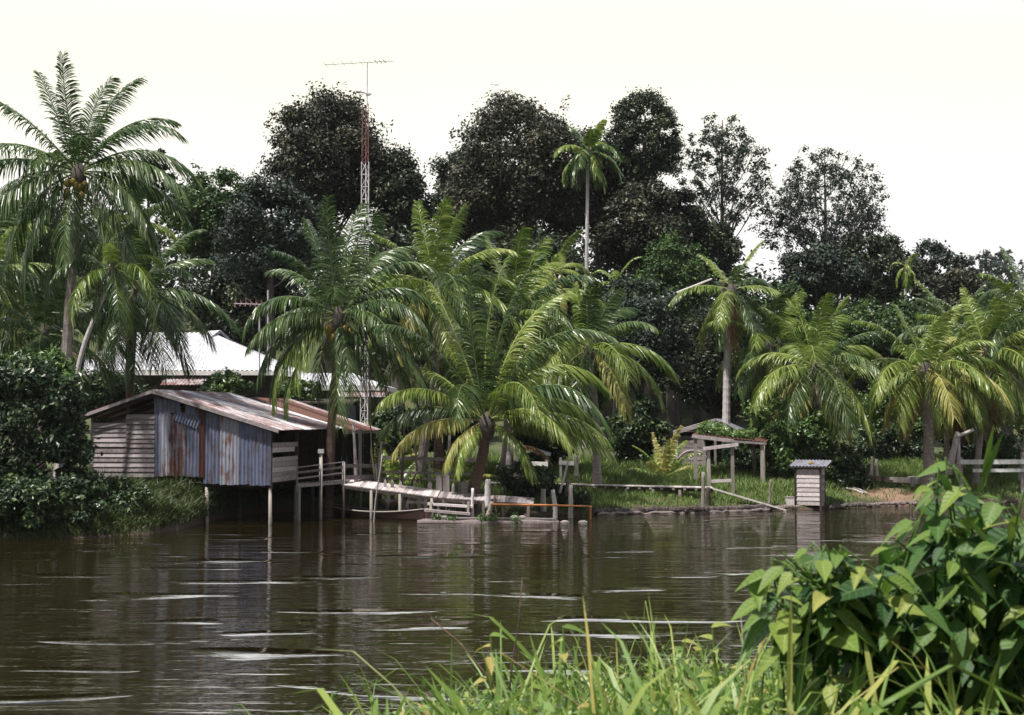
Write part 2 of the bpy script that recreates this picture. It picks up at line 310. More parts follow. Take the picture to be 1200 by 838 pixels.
# ------------------------------------------------------------------ plants
def frond_mesh(base, d0, L, k, hang=.5, lw=.05, ll=.8, npair=46, side=None, wind=.12, var0=.5):
    hang = .44 + hang * .62
    """one pinnate frond: curved rachis plus two rows of ribbon leaflets"""
    m = 22; ds = L / (m - 1); d = np.array(d0, float); d /= np.linalg.norm(d); pts = [np.array(base, float)]; D = [d.copy()]
    for i in range(1, m):
        s = i / (m - 1); d = d + np.array([wind * ds * s, 0, -k * ds * (.25 + 1.7 * s)]); d /= np.linalg.norm(d); pts.append(pts[-1] + d * ds); D.append(d.copy())
    pts = np.array(pts); D = np.array(D)
    mbx = MB(); mbx.tube(pts, np.linspace(.04, .008, m) * (L / 4.5), 4, var=.85)
    t = np.repeat(np.linspace(.13, .995, npair), 2) + rng.normal(0, .003, npair * 2); t = np.clip(t, 0, .999)
    sg = np.tile([1., -1.], npair); f = t * (m - 1); i0 = np.floor(f).astype(int); fr = (f - i0)[:, None]
    p = pts[i0] * (1 - fr) + pts[np.minimum(i0 + 1, m - 1)] * fr; tg = D[i0]
    h0 = np.array([d0[0], d0[1], 0.])
    if side is None:
        if np.linalg.norm(h0) < .35: a = rnd.uniform(0, 6.28); side = np.array([math.cos(a), .4 * math.sin(a), 0.])
        else: side = np.cross(h0, [0, 0, 1.])
    side = np.array(side, float); side /= np.linalg.norm(side)
    sv = side[None] - (tg @ side)[:, None] * tg; sv /= np.linalg.norm(sv, axis=1)[:, None] + 1e-9; nv = np.cross(sv, tg)
    nv *= np.where(nv[:, 2:3] < 0, -1, 1)
    fwd = .45 + .9 * t ** 2 + .6 * max(0, d0[2] / np.linalg.norm(d0) - .35)
    ld = sv * sg[:, None] + tg * fwd[:, None] + nv * .18 + rng.normal(0, .13, (len(t), 3)) + (np.sin(t * rnd.uniform(9, 16) + rnd.uniform(0, 6)) * .16)[:, None] * np.array([1, .3, -.6]); ld /= np.linalg.norm(ld, axis=1)[:, None]
    ln = L / 4.5 * ll * np.clip(np.sin(math.pi * (.10 + .80 * t ** .9)), .12, 1) ** .7 * rng.uniform(.8, 1.12, len(t))
    V = []; u = [0, .33, .7, 1.0]; wd = [.55, 1, .8, .08]
    wdir = np.cross(ld, nv); 
    tgw = tg * .75 + nv * .1 + rng.normal(0, .18, tg.shape); tgw /= np.linalg.norm(tgw, axis=1)[:, None]
    for uu, ww in zip(u, wd):
        c = p + ld * (ln * uu)[:, None]; c[:, 2] -= hang * ln * uu ** 1.6 * .9; c -= ld * (hang * .28 * ln * uu ** 2)[:, None]
        c[:, 0] += wind * uu ** 2 * ln
        V.append(c + tgw * lw * ww * .5); V.append(c - tgw * lw * ww * .5)
    V = np.stack(V, 1).reshape(-1, 3); b0 = np.arange(len(t))[:, None] * 8
    Q = np.concatenate([b0 + np.array([[0, 1, 3, 2]]), b0 + np.array([[2, 3, 5, 4]]), b0 + np.array([[4, 5, 7, 6]])])
    var = np.clip(var0 + rng.normal(0, .2, len(t)), 0, 1); mbx.add(V, Q, var=np.repeat(var, 8)); return mbx

def palm(label, pts, d, L=4.3, n=22, r=.16, bark='bark_palm', mats=('frond',), spec=None, yellow=0, dead=0, nuts=0, group='coconut palms along the far bank', stiff=1.0,
         emin=-35, emax=80, lw=.045, ll=1.12, npair=88, name='coconut_palm', cat='palm tree', hang0=1.0, dd=0, tilt=0):
    W = [P(x, y, d + dd * (i / (len(pts) - 1))) for i, (x, y) in enumerate(pts)]
    W[0][2] = G(W[0][0], W[0][1]) - .15
    root = thing(name, label, cat, (W[0][0], W[0][1], W[0][2] + .15), group)
    # smooth the trunk line
    T = np.linspace(0, len(W) - 1, 26); A = np.array(W); tr = np.stack([np.interp(T, range(len(W)), A[:, c]) for c in range(3)], 1)
    for _ in range(5): tr[1:-1] = (tr[:-2] + tr[1:-1] * 2 + tr[2:]) / 4
    m2 = 90; tt = np.linspace(0, 25, m2); tr2 = np.stack([np.interp(tt, range(26), tr[:, c]) for c in range(3)], 1)
    q = np.linspace(0, 1, m2); rad = r * (1.0 - .32 * q + .55 * np.exp(-q * 16)) * (1 + .045 * (np.arange(m2) % 3 == 0))
    mb = MB(); mb.tube(tr2, rad, 10, var=.5); mb.build('trunk', M[bark], root, smooth=False)
    top = tr2[-1]
    fl = []
    if spec:
        for s in spec: fl.append(s)
    else:
        for i in range(n):
            q = (i + .5) / n; el = emax + (emin - emax) * q ** .85 + rnd.uniform(-7, 7); az = i * 137.5 + rnd.uniform(-14, 14) + tilt
            fl.append((None, az, el, L * rnd.uniform(.86, 1.08) * (.82 + .18 * math.sin(q * 3.1)), q))
    for i, s in enumerate(fl):
        if s[0] is None:
            _, az, el, l, q = s; dv = np.array([math.cos(R(az)) * math.cos(R(el)), math.sin(R(az)) * math.cos(R(el)), math.sin(R(el))])
            k = (.17 + .30 * min(1, q * 1.5)) * stiff * 4.3 / L; hg = (.15 + .75 * q) * hang0; mt = rnd.choice(mats)
            if q > .8 and rnd.random() < yellow: mt = 'frond_yellow'
            if q > .86 and rnd.random() < dead: mt = 'frond_dead'
            sid = None
        else:                                     # (screen angle, length, bend, lean in depth, hang[, material])
            a, l, k, dep, hg = s[:5]; k = k * 1.15 + .07 * 4.3 / l; mt = s[5] if len(s) > 5 else rnd.choice(mats)
            dv = np.array([math.cos(R(a)) * math.cos(R(dep)), math.sin(R(dep)), math.sin(R(a)) * math.cos(R(dep))])
            sid = None if 35 > abs(a - 90) else None
        off = dv * r * .5; off[2] = off[2] * .5 + .1
        fm = frond_mesh(top + off, dv, l, k, hg, lw, ll, npair, sid, var0=rnd.uniform(.3, .65)); fm.build('frond', M[mt], root)
    # fibrous crown heart
    mb = MB(); mb.tube([top + [0, 0, -.55], top + [0, 0, -.2], top + [0, 0, .15], top + [0, 0, .55]], [r * .75, r * 1.5, r * 1.25, r * .3], 8, var=.4); mb.build('crown_heart', M['bark'], root, smooth=True)
    for i in range(nuts):
        a = rnd.uniform(0, 6.28); rr = rnd.uniform(.22, .5); c = top + np.array([math.cos(a) * rr, math.sin(a) * rr, -rnd.uniform(.25, .8)])
        mb = MB(); th = np.linspace(-1, 1, 7); mb.tube([c + [0, 0, .16 * x] for x in th], [.115 * math.sqrt(max(.02, 1 - x * x)) for x in th], 8); mb.build('coconut', M['coco'], root, smooth=True)
    return root

def blob_dirs(k):
    v = rng.normal(size=(k, 3)); return v / np.linalg.norm(v, axis=1)[:, None]
def tree(label, cx, cy, rx, rz, d, leafs=16000, clumps=60, cr=.24, size=.3, mat='tree', limbs=14, name='broadleaf_tree', cat='tree', group='broadleaf trees of the forest behind',
         low=.75, shell=.45, lumpy=1, trunk_r=.35, seed=0, bark='bark', flat=1.0, twigs=0, base=None, depth=None, asp=.55, sharp=0, peak=0):
    """crown given in photo pixels (centre, half width, half height) at depth d"""
    if group.startswith("broad") and leafs > 9000: leafs = int(leafs * 1.7); size *= .85; clumps = int(clumps * 1.5); cr *= .95; rx *= 1.06; rz *= 1.04
    g = np.random.default_rng(seed + int(cx * 7 + cy)); c = P(cx, cy, d); s = d / F; RX, RZ = rx * s, rz * s; RY = depth or min(RX, RZ) * .9 + .3 * RX
    bx = c[0] if base is None else P(base, cy, d)[0]; gz = G(bx, d); root = thing(name, label, cat, (bx, d, gz), group)
    q_ = np.arange(clumps) + .5; phi = g.permutation(clumps) * 2.39996 ; zz = 1 - 2 * q_ / clumps; phi = q_ * 2.39996 + g.normal(0, .25, clumps); hr = np.sqrt(1 - zz * zz)
    v = np.stack([hr * np.cos(phi), hr * np.sin(phi), zz], 1); ph = g.uniform(0, 6.28, 6)
    lump = 1 + .10 * np.sin(3 * v[:, 0] + ph[0]) + .08 * np.sin(4.1 * v[:, 2] + ph[1] + 2 * v[:, 0]) + .07 * np.sin(5 * v[:, 1] + ph[2]) + g.normal(0, .05, clumps)
    rr = np.where(g.random(clumps) < .68, g.uniform(.82, 1.0, clumps), g.uniform(.25, .8, clumps)) * lump * (1 - cr * .6)
    if not lumpy: rr = np.where(g.random(clumps) < .7, .97, g.uniform(.3, .85, clumps)) * (1 - cr * .6) * g.uniform(.96, 1.03, clumps)
    if shell > .9: rr = g.uniform(.12, 1, clumps) ** .42 * (1 + (lump - 1) * .5) * (1 - cr * .3)
    v[:, 2] = np.where(v[:, 2] < 0, v[:, 2] * low, v[:, 2])
    if peak: rr = rr * (1 - peak * hr * np.clip(v[:, 2], 0, 1))
    C = c + v * rr[:, None] * np.array([RX, RY, RZ]); cs = cr * (RX * RZ) ** .5 * g.uniform(.7, 1.2, clumps)
    C[:, 2] = np.maximum(C[:, 2], gz + cs * .3)
    fm = MB(); per = cs ** 2 / (cs ** 2).sum() * leafs
    for i in range(clumps):
        k = int(per[i]) + 3; w = g.normal(size=(k, 3)); w /= np.linalg.norm(w, axis=1)[:, None]
        q = np.abs(g.normal(.62, .30, k)) * (1 + .2 * np.sin(6 * w[:, 0] + i) * np.sin(5 * w[:, 2] + 2 * i)); pos = C[i] + w * (q * cs[i])[:, None] * np.array([1, 1, .75 * flat]); pos[:, 2] = np.maximum(pos[:, 2], gz + .02)
        nn = w * .6 + np.array([0, -.1, .55]) + g.normal(0, .5, (k, 3)); nn /= np.linalg.norm(nn, axis=1)[:, None]
        fm.leaves(pos, nn, size, asp, var=np.clip(g.normal(.36, .27, k) + g.normal(0, .14), 0, 1))
    sharp = sharp // 2
    if sharp:        # twigs poking out of the outline
        k = sharp; w = g.normal(size=(k, 3)); w[:, 2] = np.abs(w[:, 2]); w /= np.linalg.norm(w, axis=1)[:, None]
        for i in range(k):
            o = c + w[i] * np.array([RX, RY, RZ]) * g.uniform(.78, .88); t = w[i] + [0, 0, .7]; t /= np.linalg.norm(t); ll = g.uniform(.4, 1.0); kk = 16
            pos = o + t * (g.uniform(0, ll, kk))[:, None] + g.normal(0, .13, (kk, 3)); nn = g.normal(0, 1, (kk, 3)); nn /= np.linalg.norm(nn, axis=1)[:, None]; fm.leaves(pos, nn, size, asp)
    fm.build('crown', M[mat], root)
    tm = MB(); topz = c[2] + RZ * (.80 if shell > .9 else .6); th = topz - gz; k = 12; wob = g.normal(0, .12, (k, 2)).cumsum(0) * trunk_r
    T = np.array([[bx + (c[0] - bx) * (i / (k - 1)) + wob[i, 0], d + wob[i, 1], gz - .2 + th * i / (k - 1)] for i in range(k)])
    tm.tube(T, trunk_r * np.linspace(1.25, .14, k), 8, var=.4)
    tm.build('trunk', M[bark], root, smooth=True)
    if limbs:
        bm_ = MB(); order = g.permutation(clumps)[:limbs]
        for i in order:
            e = C[i]; f = np.clip((e[2] - gz - np.hypot(e[0] - c[0], e[1] - d) * g.uniform(.8, 1.15)) / th, .3, .93); s0 = np.array([np.interp(f, np.linspace(0, 1, k), T[:, j]) for j in range(3)])
            mid = (s0 + e) / 2 + np.array([0, 0, -.12 * np.linalg.norm(e - s0)]) + g.normal(0, .12, 3); pp = [s0 * (1 - t) ** 2 + 2 * mid * t * (1 - t) + e * t * t for t in np.linspace(0, 1, 7)]
            r0 = trunk_r * (1.05 - f) * .38; bm_.tube(pp, np.linspace(r0, .03, 7), 5, var=.4)
            for _ in range(twigs):
                a = pp[g.integers(3, 6)]; e2 = e + g.normal(0, 1, 3) * cs[i] * .7; bm_.tube([a, (a + e2) / 2 + g.normal(0, .1, 3), e2], [r0 * .3, r0 * .22, .015], 4, var=.4)
        bm_.build('limb', M[bark], root, smooth=True)
    return root
def bush(label, cx, cy, rx, rz, d, leafs=6000, mat='bush_dark', size=.22, clumps=26, cr=.32, group='shrubs and undergrowth on the far bank', name='shrub', **k):
    return tree(label, cx, cy, rx, rz, d, leafs, clumps, cr, size, mat, limbs=6, name=name, cat='shrub', group=group, trunk_r=.06, low=1.0, shell=.55, **k)

# ---- forest behind ----
tree('tall dense brownish tree just left of the radio mast, rounded pointed top', 388, 190, 84, 96, 86, 30000, 95, .23, .28, 'tree_brown', twigs=1, sharp=30, peak=.35, trunk_r=.45)
tree('smaller dark tree with a thin pointed crown right of the radio mast', 468, 238, 36, 74, 84, 11000, 46, .27, .28, 'tree', sharp=14, peak=.4)
tree('dark rounded tree behind the white roofed house, left of the brownish tree', 250, 262, 62, 66, 80, 17000, 56, .26, .28, 'tree_mid', sharp=8)
tree('grey leaved tree in shade below the brownish tree', 318, 285, 62, 78, 76, 19000, 60, .25, .26, 'tree_blue', sharp=8)
tree('broad brownish olive tree behind the tall areca palm, widest crown', 622, 216, 100, 108, 92, 40000, 120, .2, .3, 'tree_brown', twigs=1, sharp=30, trunk_r=.5, peak=.2)
tree('smooth sloping dark tree at the left shoulder of the widest crown', 552, 232, 52, 84, 96, 17000, 60, .22, .3, 'tree', sharp=4, peak=.2)
tree('dark domed tree right of the tall areca palm, egg shaped crown', 753, 176, 46, 73, 90, 19000, 84, .2, .24, 'tree', trunk_r=.4, lumpy=0)
tree('dark leafy tree filling the slope below the egg shaped crown', 748, 272, 58, 64, 88, 19000, 56, .26, .3, 'tree_brown', sharp=6)
tree('tall airy tree with see through crown on the skyline', 848, 200, 60, 80, 98, 7400, 250, .11, .22, 'tree_blue', limbs=42, twigs=5, shell=1, trunk_r=.26, low=.95, peak=.3)
tree('wide airy umbrella shaped tree with spreading limbs on the skyline', 964, 252, 76, 72, 98, 11000, 300, .11, .23, 'tree_blue', limbs=46, twigs=5, shell=1, trunk_r=.3, low=.9, seed=2)
tree('brownish tree filling the saddle between the widest crown and the egg shaped one', 700, 214, 44, 62, 94, 12000, 50, .25, .28, 'tree_brown')
tree('dark tree on the slope between the egg shaped crown and the tall airy tree', 790, 262, 32, 42, 93, 9500, 40, .27, .28, 'tree')
tree('low dark tree under the tall airy tree', 820, 292, 46, 44, 92, 9500, 36, .3, .3, 'tree', sharp=5)
tree('dark tree to the right of the umbrella shaped tree', 1030, 322, 44, 52, 94, 11000, 40, .28, .3, 'tree', sharp=6)
tree('shaded low tree at the foot of the umbrella shaped tree', 958, 322, 52, 38, 92, 10000, 36, .3, .3, 'tree_blue', sharp=5)
tree('grey green tree behind the thin short areca palm at right', 1088, 322, 40, 46, 110, 8000, 44, .26, .32, 'tree_blue', sharp=10)
tree('dark low tree at far right before the pale distant tree', 1125, 346, 36, 34, 100, 6500, 30, .3, .32, 'tree_brown', sharp=6)
tree('pale distant tree with thin crown at the far right skyline', 1162, 322, 42, 32, 260, 3000, 100, .14, .75, 'tree_blue', limbs=50, twigs=2, shell=1, trunk_r=.6)
tree('sparse tree showing behind the tallest coconut palm', 176, 208, 28, 40, 84, 2600, 40, .2, .3, 'tree_blue', limbs=24, twigs=2, trunk_r=.22)
tree('dark tree at the left edge of the picture behind the palms', 18, 285, 60, 74, 82, 13000, 46, .28, .32, 'tree_mid', sharp=6)
tree('dark tree between the tallest coconut palm and the house', 120, 320, 70, 70, 84, 13000, 46, .28, .32, 'tree', sharp=4)
tree('green leaved tree in the middle slope right of the tall areca trunk', 785, 345, 62, 62, 82, 19000, 54, .26, .26, 'tree_mid', sharp=6)
tree('grey leaved tree right behind the leafy palms in the middle', 740, 400, 66, 68, 68, 24000, 64, .25, .2, 'tree_blue', sharp=6)
tree('dark tree behind the middle palms under the widest crown', 612, 330, 86, 62, 82, 20000, 56, .28, .3, 'tree', sharp=4)
tree('dark shaded tree behind the palm with coconuts', 470, 340, 72, 66, 78, 17000, 50, .28, .3, 'tree', sharp=4)
tree('shaded tree behind the broken shack', 842, 430, 66, 74, 74, 19000, 56, .27, .24, 'tree', sharp=4)
tree('shaded tree behind the television aerial', 300, 370, 66, 66, 80, 13000, 46, .28, .3, 'tree', sharp=2)
tree('green tree at right behind the yellowing palms', 1040, 400, 70, 56, 84, 15000, 46, .28, .28, 'tree_mid', sharp=6)
tree('green tree at the right edge behind the yellowing palms', 1178, 400, 60, 54, 84, 15000, 46, .28, .28, 'tree_mid', sharp=6)
tree('mid green tree behind the short reddish palm trunk', 905, 400, 56, 58, 80, 13000, 46, .28, .28, 'tree_mid', sharp=4)

# distant wood: leaf mass nobody could count, fills between the trees
mb = MB(); prof_x = [-200, 0, 100, 200, 300, 450, 560, 700, 800, 900, 1000, 1080, 1130, 1170, 1230, 1400]; prof_y = [250, 260, 235, 240, 250, 262, 250, 262, 300, 318, 330, 345, 356, 368, 372, 370]
for i in range(2300):
    px = rnd.uniform(-200, 1400); d = rnd.uniform(98, 118); yt = np.interp(px, prof_x, prof_y); py = yt + (rnd.random() ** .8) * (450 - yt) + 8
    c = P(px, py, d); k = 42; w_ = blob_dirs(k); rad = rnd.uniform(.8, 1.7) * rng.uniform(.3, 1.1, (k, 1))
    nn = w_ * .6 + np.array([0, -.1, .6]) + rng.normal(0, .4, (k, 3)); nn /= np.linalg.norm(nn, axis=1)[:, None]; mb.leaves(c + w_ * rad, nn, .5, .6, var=np.clip(rng.normal(.4, .2, k), 0, 1))
o = kind(mb.build('forest', M['tree']), 'stuff'); tag(o, 'dark mass of distant forest filling the gaps behind the trees', 'forest')

hz = bpy.data.materials.new('haze_air'); hz.use_nodes = True; hz.node_tree.nodes.clear(); ho = hz.node_tree.nodes.new('ShaderNodeOutputMaterial'); hv_ = hz.node_tree.nodes.new('ShaderNodeVolumePrincipled')
hv_.inputs['Density'].default_value = .0001; hv_.inputs['Color'].default_value = (.92, .94, 1, 1); hz.node_tree.links.new(hv_.outputs[0], ho.inputs['Volume'])
mb = MB(); mb.bar((-420, 445, 15), (420, 445, 15), 960, 40); o = kind(mb.build('haze', hz), 'stuff'); tag(o, 'thin pale haze in the air over the river and forest', 'haze')
# ---- undergrowth ----
bush('bright green spreading shrub beside the outhouse', 928, 520, 54, 58, 62, 15000, 'bush', .2, 40, .26)
bush('dark shrub hanging behind the outhouse', 990, 560, 30, 44, 61, 6500, 'bush_dark', .18, 26, .3)
bush('dark tangled shrub under the vine covered canopy', 868, 555, 44, 38, 64, 7000, 'bush_dark', .18, 26, .3)
bush('tall dark shrub with glossy leaves at the left edge above the water', 22, 500, 74, 92, 45, 17000, 'bush_dark', .19, 46, .26)
bush('leafy shrub top catching light at the left edge of the bank', 40, 435, 52, 34, 46.5, 3600, 'bush', .2, 24, .3)
bush('yellow green scraggly shrub between the left thicket and the hut', 82, 522, 26, 44, 46.5, 3500, 'bush_dark', .17, 20, .3)
bush('low dark brown weedy shrub on the left bank slope', 20, 592, 105, 40, 43.0, 15000, 'bush_dark', .16, 34, .28)
bush('low weedy shrub beneath the boarded hut wall', 135, 588, 62, 30, 45.2, 9000, 'bush_dark', .15, 26, .28)
bush('green hedge like shrub below the yellowing palms', 1052, 480, 62, 48, 72, 13000, 'bush', .22, 36, .28)
bush('dark shrub behind the right palm trunks', 1040, 520, 40, 36, 70, 7000, 'bush_dark', .2, 26, .3)
bush('green shrub under the drooping yellow fronds', 1132, 500, 44, 44, 68, 9000, 'bush_dark', .2, 28, .3)
bush('pale yellow green shrub by the white fence', 1170, 530, 32, 26, 64, 5000, 'bush', .2, 22, .3)
bush('green shrub at the right edge below the last palm', 1215, 470, 50, 60, 72, 9000, 'bush_dark', .22, 28, .3)
bush('small dark shrub behind the mooring posts', 622, 562, 40, 25, 54.2, 6500, 'bush_dark', .14, 26, .3)
bush('low dark shrub at the start of the boardwalk', 668, 585, 28, 20, 53.4, 3500, 'bush_dark', .13, 20, .3)
bush('dark shrub under the overhanging palm at the boardwalk', 745, 500, 42, 40, 66, 9000, 'bush_dark', .2, 28, .3)
bush('shaded shrub behind the crossed palm trunks', 520, 500, 70, 36, 64, 9000, 'bush_dark', .22, 30, .3)
bush('shaded shrub between the rusty shed and the palms', 452, 510, 34, 44, 62, 6000, 'bush_dark', .2, 24, .3)
bush('green shrub showing over the hut roof in front of the house', 262, 452, 40, 20, 61.5, 3500, 'bush', .18, 20, .3)
bush('pale green shrub below the second white roof', 350, 458, 34, 14, 62.5, 2400, 'bush', .18, 18, .3)
bush('dark shrub filling the bank behind the stilts', 300, 588, 90, 20, 56.5, 7000, 'bush_dark', .16, 34, .24)
bush('green shrub between the porch posts on the bank', 392, 575, 34, 24, 57, 4500, 'bush_dark', .15, 24, .28)
bush('dark shrub under the left roof edge of the hut', 130, 462, 60, 34, 57, 7000, 'bush_dark', .2, 28, .3)
bush('shaded shrub behind the small withered frond', 640, 510, 50, 36, 62, 8000, 'bush_dark', .2, 28, .3)
bush('green tree like shrub between the palm heads in the middle', 700, 450, 30, 36, 58, 4500, 'bush', .17, 22, .3)

# ---- palms ----
S = 'frond'; Bt = 'frond_bright'; Yl = 'frond_yellow'; Dd = 'frond_dead'
palm('tallest coconut palm with orange nuts, greyish trunk at far left', [(71, 442), (80, 370), (88, 290), (92, 205)], 49, r=.19, nuts=14, spec=[
    (112, 4.2, .10, 10, .15), (98, 3.9, .05, -12, .1), (86, 3.8, .06, 15, .1), (74, 3.9, .12, 5, .2), (62, 4.1, .16, 20, .3), (50, 4.2, .22, -10, .4), (38, 4.3, .26, 14, .5), (20, 4.3, .22, -14, .7), (8, 4.0, .2, 25, .8),
    (-8, 3.6, .28, -25, .9), (128, 4.4, .12, -16, .3), (145, 4.7, .18, 8, .5), (160, 4.4, .18, -12, .7), (172, 4.4, .2, 12, .8), (185, 4.2, .24, -22, .9), (200, 4.3, .3, 8, .9), (222, 4.2, .34, -12, .9), (238, 4.2, .3, 10, .9),
    (262, 3.6, .2, -25, .8), (282, 3.9, .25, -18, .8), (305, 3.9, .3, -10, .9), (330, 3.9, .4, -24, .9), (348, 3.8, .35, 30, .9), (75, 2.8, .3, -45, .3), (120, 2.8, .4, -55, .3), (60, 3.6, .2, 50, .3), (140, 3.7, .2, 50, .3)])
palm('slim pale leaning palm crossing in front of the tallest one', [(62, 478), (95, 410), (120, 350), (132, 318)], 48, L=2.5, r=.085, bark='bark_pale', mats=(Bt, 'frond'), ll=1.1, npair=44, n=13, emin=-60, stiff=1.3, dd=.5, hang0=1.2)
palm('dark coconut palm right behind the slim leaning palm', [(150, 470), (154, 420), (160, 345)], 54, L=4.1, n=24, r=.17, nuts=7, bark='bark_palm_red', emin=-55, emax=70)
palm('feathery palm with upright green plume behind the tallest palm', [(150, 470), (150, 350), (158, 262)], 60, L=2.9, n=14, r=.1, mats=(Bt, S), bark='bark_palm_red', emax=85)
palm('low dark palm behind the left shrub', [(48, 470), (46, 430), (52, 395)], 52, L=3.7, n=16, r=.15, emin=-20)
palm('palm cut by the left edge of the picture', [(-28, 480), (-25, 400), (-18, 322)], 53, L=4.4, n=22, r=.17, mats=(S, S, Bt))
palm('coconut palm with nuts leaning over the hut porch', [(384, 556), (388, 500), (393, 440), (397, 372)], 52.2, r=.17, nuts=10, bark='bark_palm_red', spec=[
    (88, 4.3, .06, 10, .15), (98, 4.2, .08, -10, .15), (78, 4.1, .08, -15, .2), (108, 4.1, .12, 12, .25), (68, 4.2, .16, 16, .3), (118, 3.6, .2, -20, .3), (56, 4.2, .22, -8, .4), (44, 4.3, .3, 12, .6), (128, 3.9, .16, 20, .3),
    (146, 3.9, .34, -10, .6), (158, 3.6, .3, 20, .6), (30, 3.9, .3, -20, .6), (170, 3.6, .22, -18, .8), (182, 3.9, .32, -5, .9, 'frond'), (196, 4.0, .3, 12, .9), (205, 4.2, .3, -12, .9, Bt), (222, 4.1, .22, -14, .7, Bt),
    (268, 4.0, .1, -14, .5), (285, 3.2, .2, -28, .8), (318, 3.6, .32, -12, .9), (335, 4.2, .26, 10, .9), (350, 4.4, .28, -10, .9), (8, 4.3, .3, 14, .8), (300, 3.5, .3, 18, .9), (90, 3.2, .3, -50, .3), (70, 3.6, .25, 55, .3), (240, 3.2, .2, 22, .8), (18, 3.6, .4, -40, .7)])
palm('coconut palm with yellow lower fronds behind the coconut bearing one, crown in the middle', [(488, 556), (500, 505), (512, 430), (512, 338)], 57.5, L=4.4, n=24, r=.2, mats=(S, Bt, Bt), yellow=.4, nuts=3, bark='bark_palm', emin=-40)
palm('dark straight trunked palm beside the leaning pale trunk', [(514, 556), (514, 520), (520, 420), (534, 395)], 60, L=3.8, n=18, r=.22, mats=(S, Bt), bark='bark_palm_red', yellow=.5)
palm('large low coconut palm growing over the jetty, biggest fronds', [(546, 592), (556, 568), (566, 535), (570, 497)], 51.6, L=6, r=.24, bark='bark_palm_red', nuts=0, spec=[
    (92, 6.1, .03, 8, .1, Bt), (84, 6.2, .05, -8, .15), (76, 6.0, .09, 12, .25, Bt), (66, 6.0, .17, -10, .4), (58, 5.6, .24, 14, .5, Bt), (48, 5.4, .30, -16, .7), (36, 4.6, .26, 10, .7, Bt), (18, 4.5, .16, -6, .8, Bt), (6, 4.7, .10, 14, .9, Bt),
    (100, 5.9, .07, -14, .2), (108, 5.8, .13, 10, .3, Bt), (118, 5.6, .18, -10, .4), (128, 5.2, .20, 16, .5, Bt), (140, 4.3, .20, -16, .6, Bt), (155, 4.1, .20, 10, .7), (170, 3.6, .2, -12, .8, Yl), (72, 5.0, .3, -40, .4, Bt), (108, 4.9, .3, -42, .4),
    (95, 5, .2, 45, .3), (70, 5, .2, 50, .3), (200, 2.4, .4, -30, .8, Yl), (338, 2.8, .4, -35, .8, Bt), (215, 2.4, .4, -40, .8, Bt), (32, 4.2, .3, -36, .6, Bt), (52, 5.6, .2, 36, .5), (130, 5.4, .2, 38, .5)], ll=.95, npair=104, lw=.05)
palm('tall coconut palm behind the big low one, crown right of middle', [(590, 545), (596, 470), (604, 372)], 60, L=4.6, n=24, r=.17, mats=(S, Bt), yellow=.25, emax=84)
palm('coconut palm with drooping yellow fronds right of the big low one', [(700, 545), (698, 480), (690, 412)], 57, L=3.7, n=22, r=.17, mats=(Bt, S), yellow=.8, dead=.2, emin=-45)
palm('small palm head between the middle coconut palms', [(640, 540), (645, 440), (648, 322)], 66, L=2.9, n=12, r=.1, mats=(Bt,), yellow=.3, emin=-45, stiff=1.5, ll=.7)
AR = 'slender areca palms'
palm('tall thin white stemmed areca palm rising above the forest', [(686, 470), (687, 340), (689, 180)], 76, L=2.35, n=15, r=.115, bark='bark_pale', mats=(S, Bt, S), ll=1.3, npair=40, group=AR, name='areca_palm', emin=-50, stiff=1.3, emax=84, lw=.12, hang0=1.1)
palm('short bright areca palm head beside the tall white stem', [(720, 470), (720, 400), (722, 335)], 70, L=2.1, n=10, r=.09, bark='bark_palm', mats=(Bt,), ll=.8, npair=30, group=AR, name='areca_palm', emin=-50, stiff=1.7, lw=.08, hang0=1.0)
palm('thin short areca palm at the right of the skyline', [(1060, 450), (1060, 365), (1062, 315)], 88, L=1.5, n=9, r=.1, bark='bark_pale', mats=(Bt,), ll=1.0, npair=24, group=AR, name='areca_palm', emin=-80, stiff=2.6, lw=.1, hang0=1.2)
palm('solitary coconut palm with hanging dead fronds above the shack', [(850, 492), (852, 420), (858, 342)], 66, L=3.2, n=17, r=.19, bark='bark_pale', mats=(S, Bt), yellow=.3, dead=.9, emin=-88, emax=70)
palm('full coconut palm behind the bright shrub, arching yellow green fronds', [(962, 540), (960, 480), (956, 432)], 62, L=4.3, n=27, r=.18, mats=(Bt, Bt, Bt, S), yellow=.7, emin=-50)
palm('coconut palm with reddish trunk left of the full one', [(903, 540), (904, 450), (902, 408)], 66, L=3.4, n=18, r=.19, bark='bark_palm_red', mats=(Bt, S), emin=-40)
palm('stout coconut palm with rough thick trunk near the white fence', [(1089, 552), (1088, 500), (1085, 435)], 60.5, L=3.7, n=27, r=.25, bark='bark_palm', mats=(Bt, Bt, Bt, Bt, Yl), yellow=.5, dead=.4, emin=-45)
palm('thin trunked yellowing palm right of the stout palm', [(1107, 552), (1110, 500), (1116, 440)], 63.5, L=3.0, n=18, r=.13, mats=(Bt, Bt, Yl), yellow=.9, dead=.8, emin=-86)
palm('leaning thin trunked palm with golden hanging fronds near the right edge', [(1142, 552), (1150, 500), (1156, 415)], 62.5, L=3.9, n=27, r=.15, mats=(Bt, Bt, Bt, Bt, Yl), yellow=.8, dead=.6, emin=-86)
palm('dark trunked palm directly behind the leaning golden one', [(1158, 552), (1156, 500), (1150, 402)], 65.5, L=3.7, n=20, r=.2, bark='bark_palm_red', mats=(Bt, S), yellow=.3, emin=-30)
palm('coconut palm cut by the right edge with pale leaning trunk', [(1196, 548), (1208, 470), (1212, 372)], 63, L=4.0, n=22, r=.15, bark='bark_pale', mats=(Bt, S), yellow=.3)
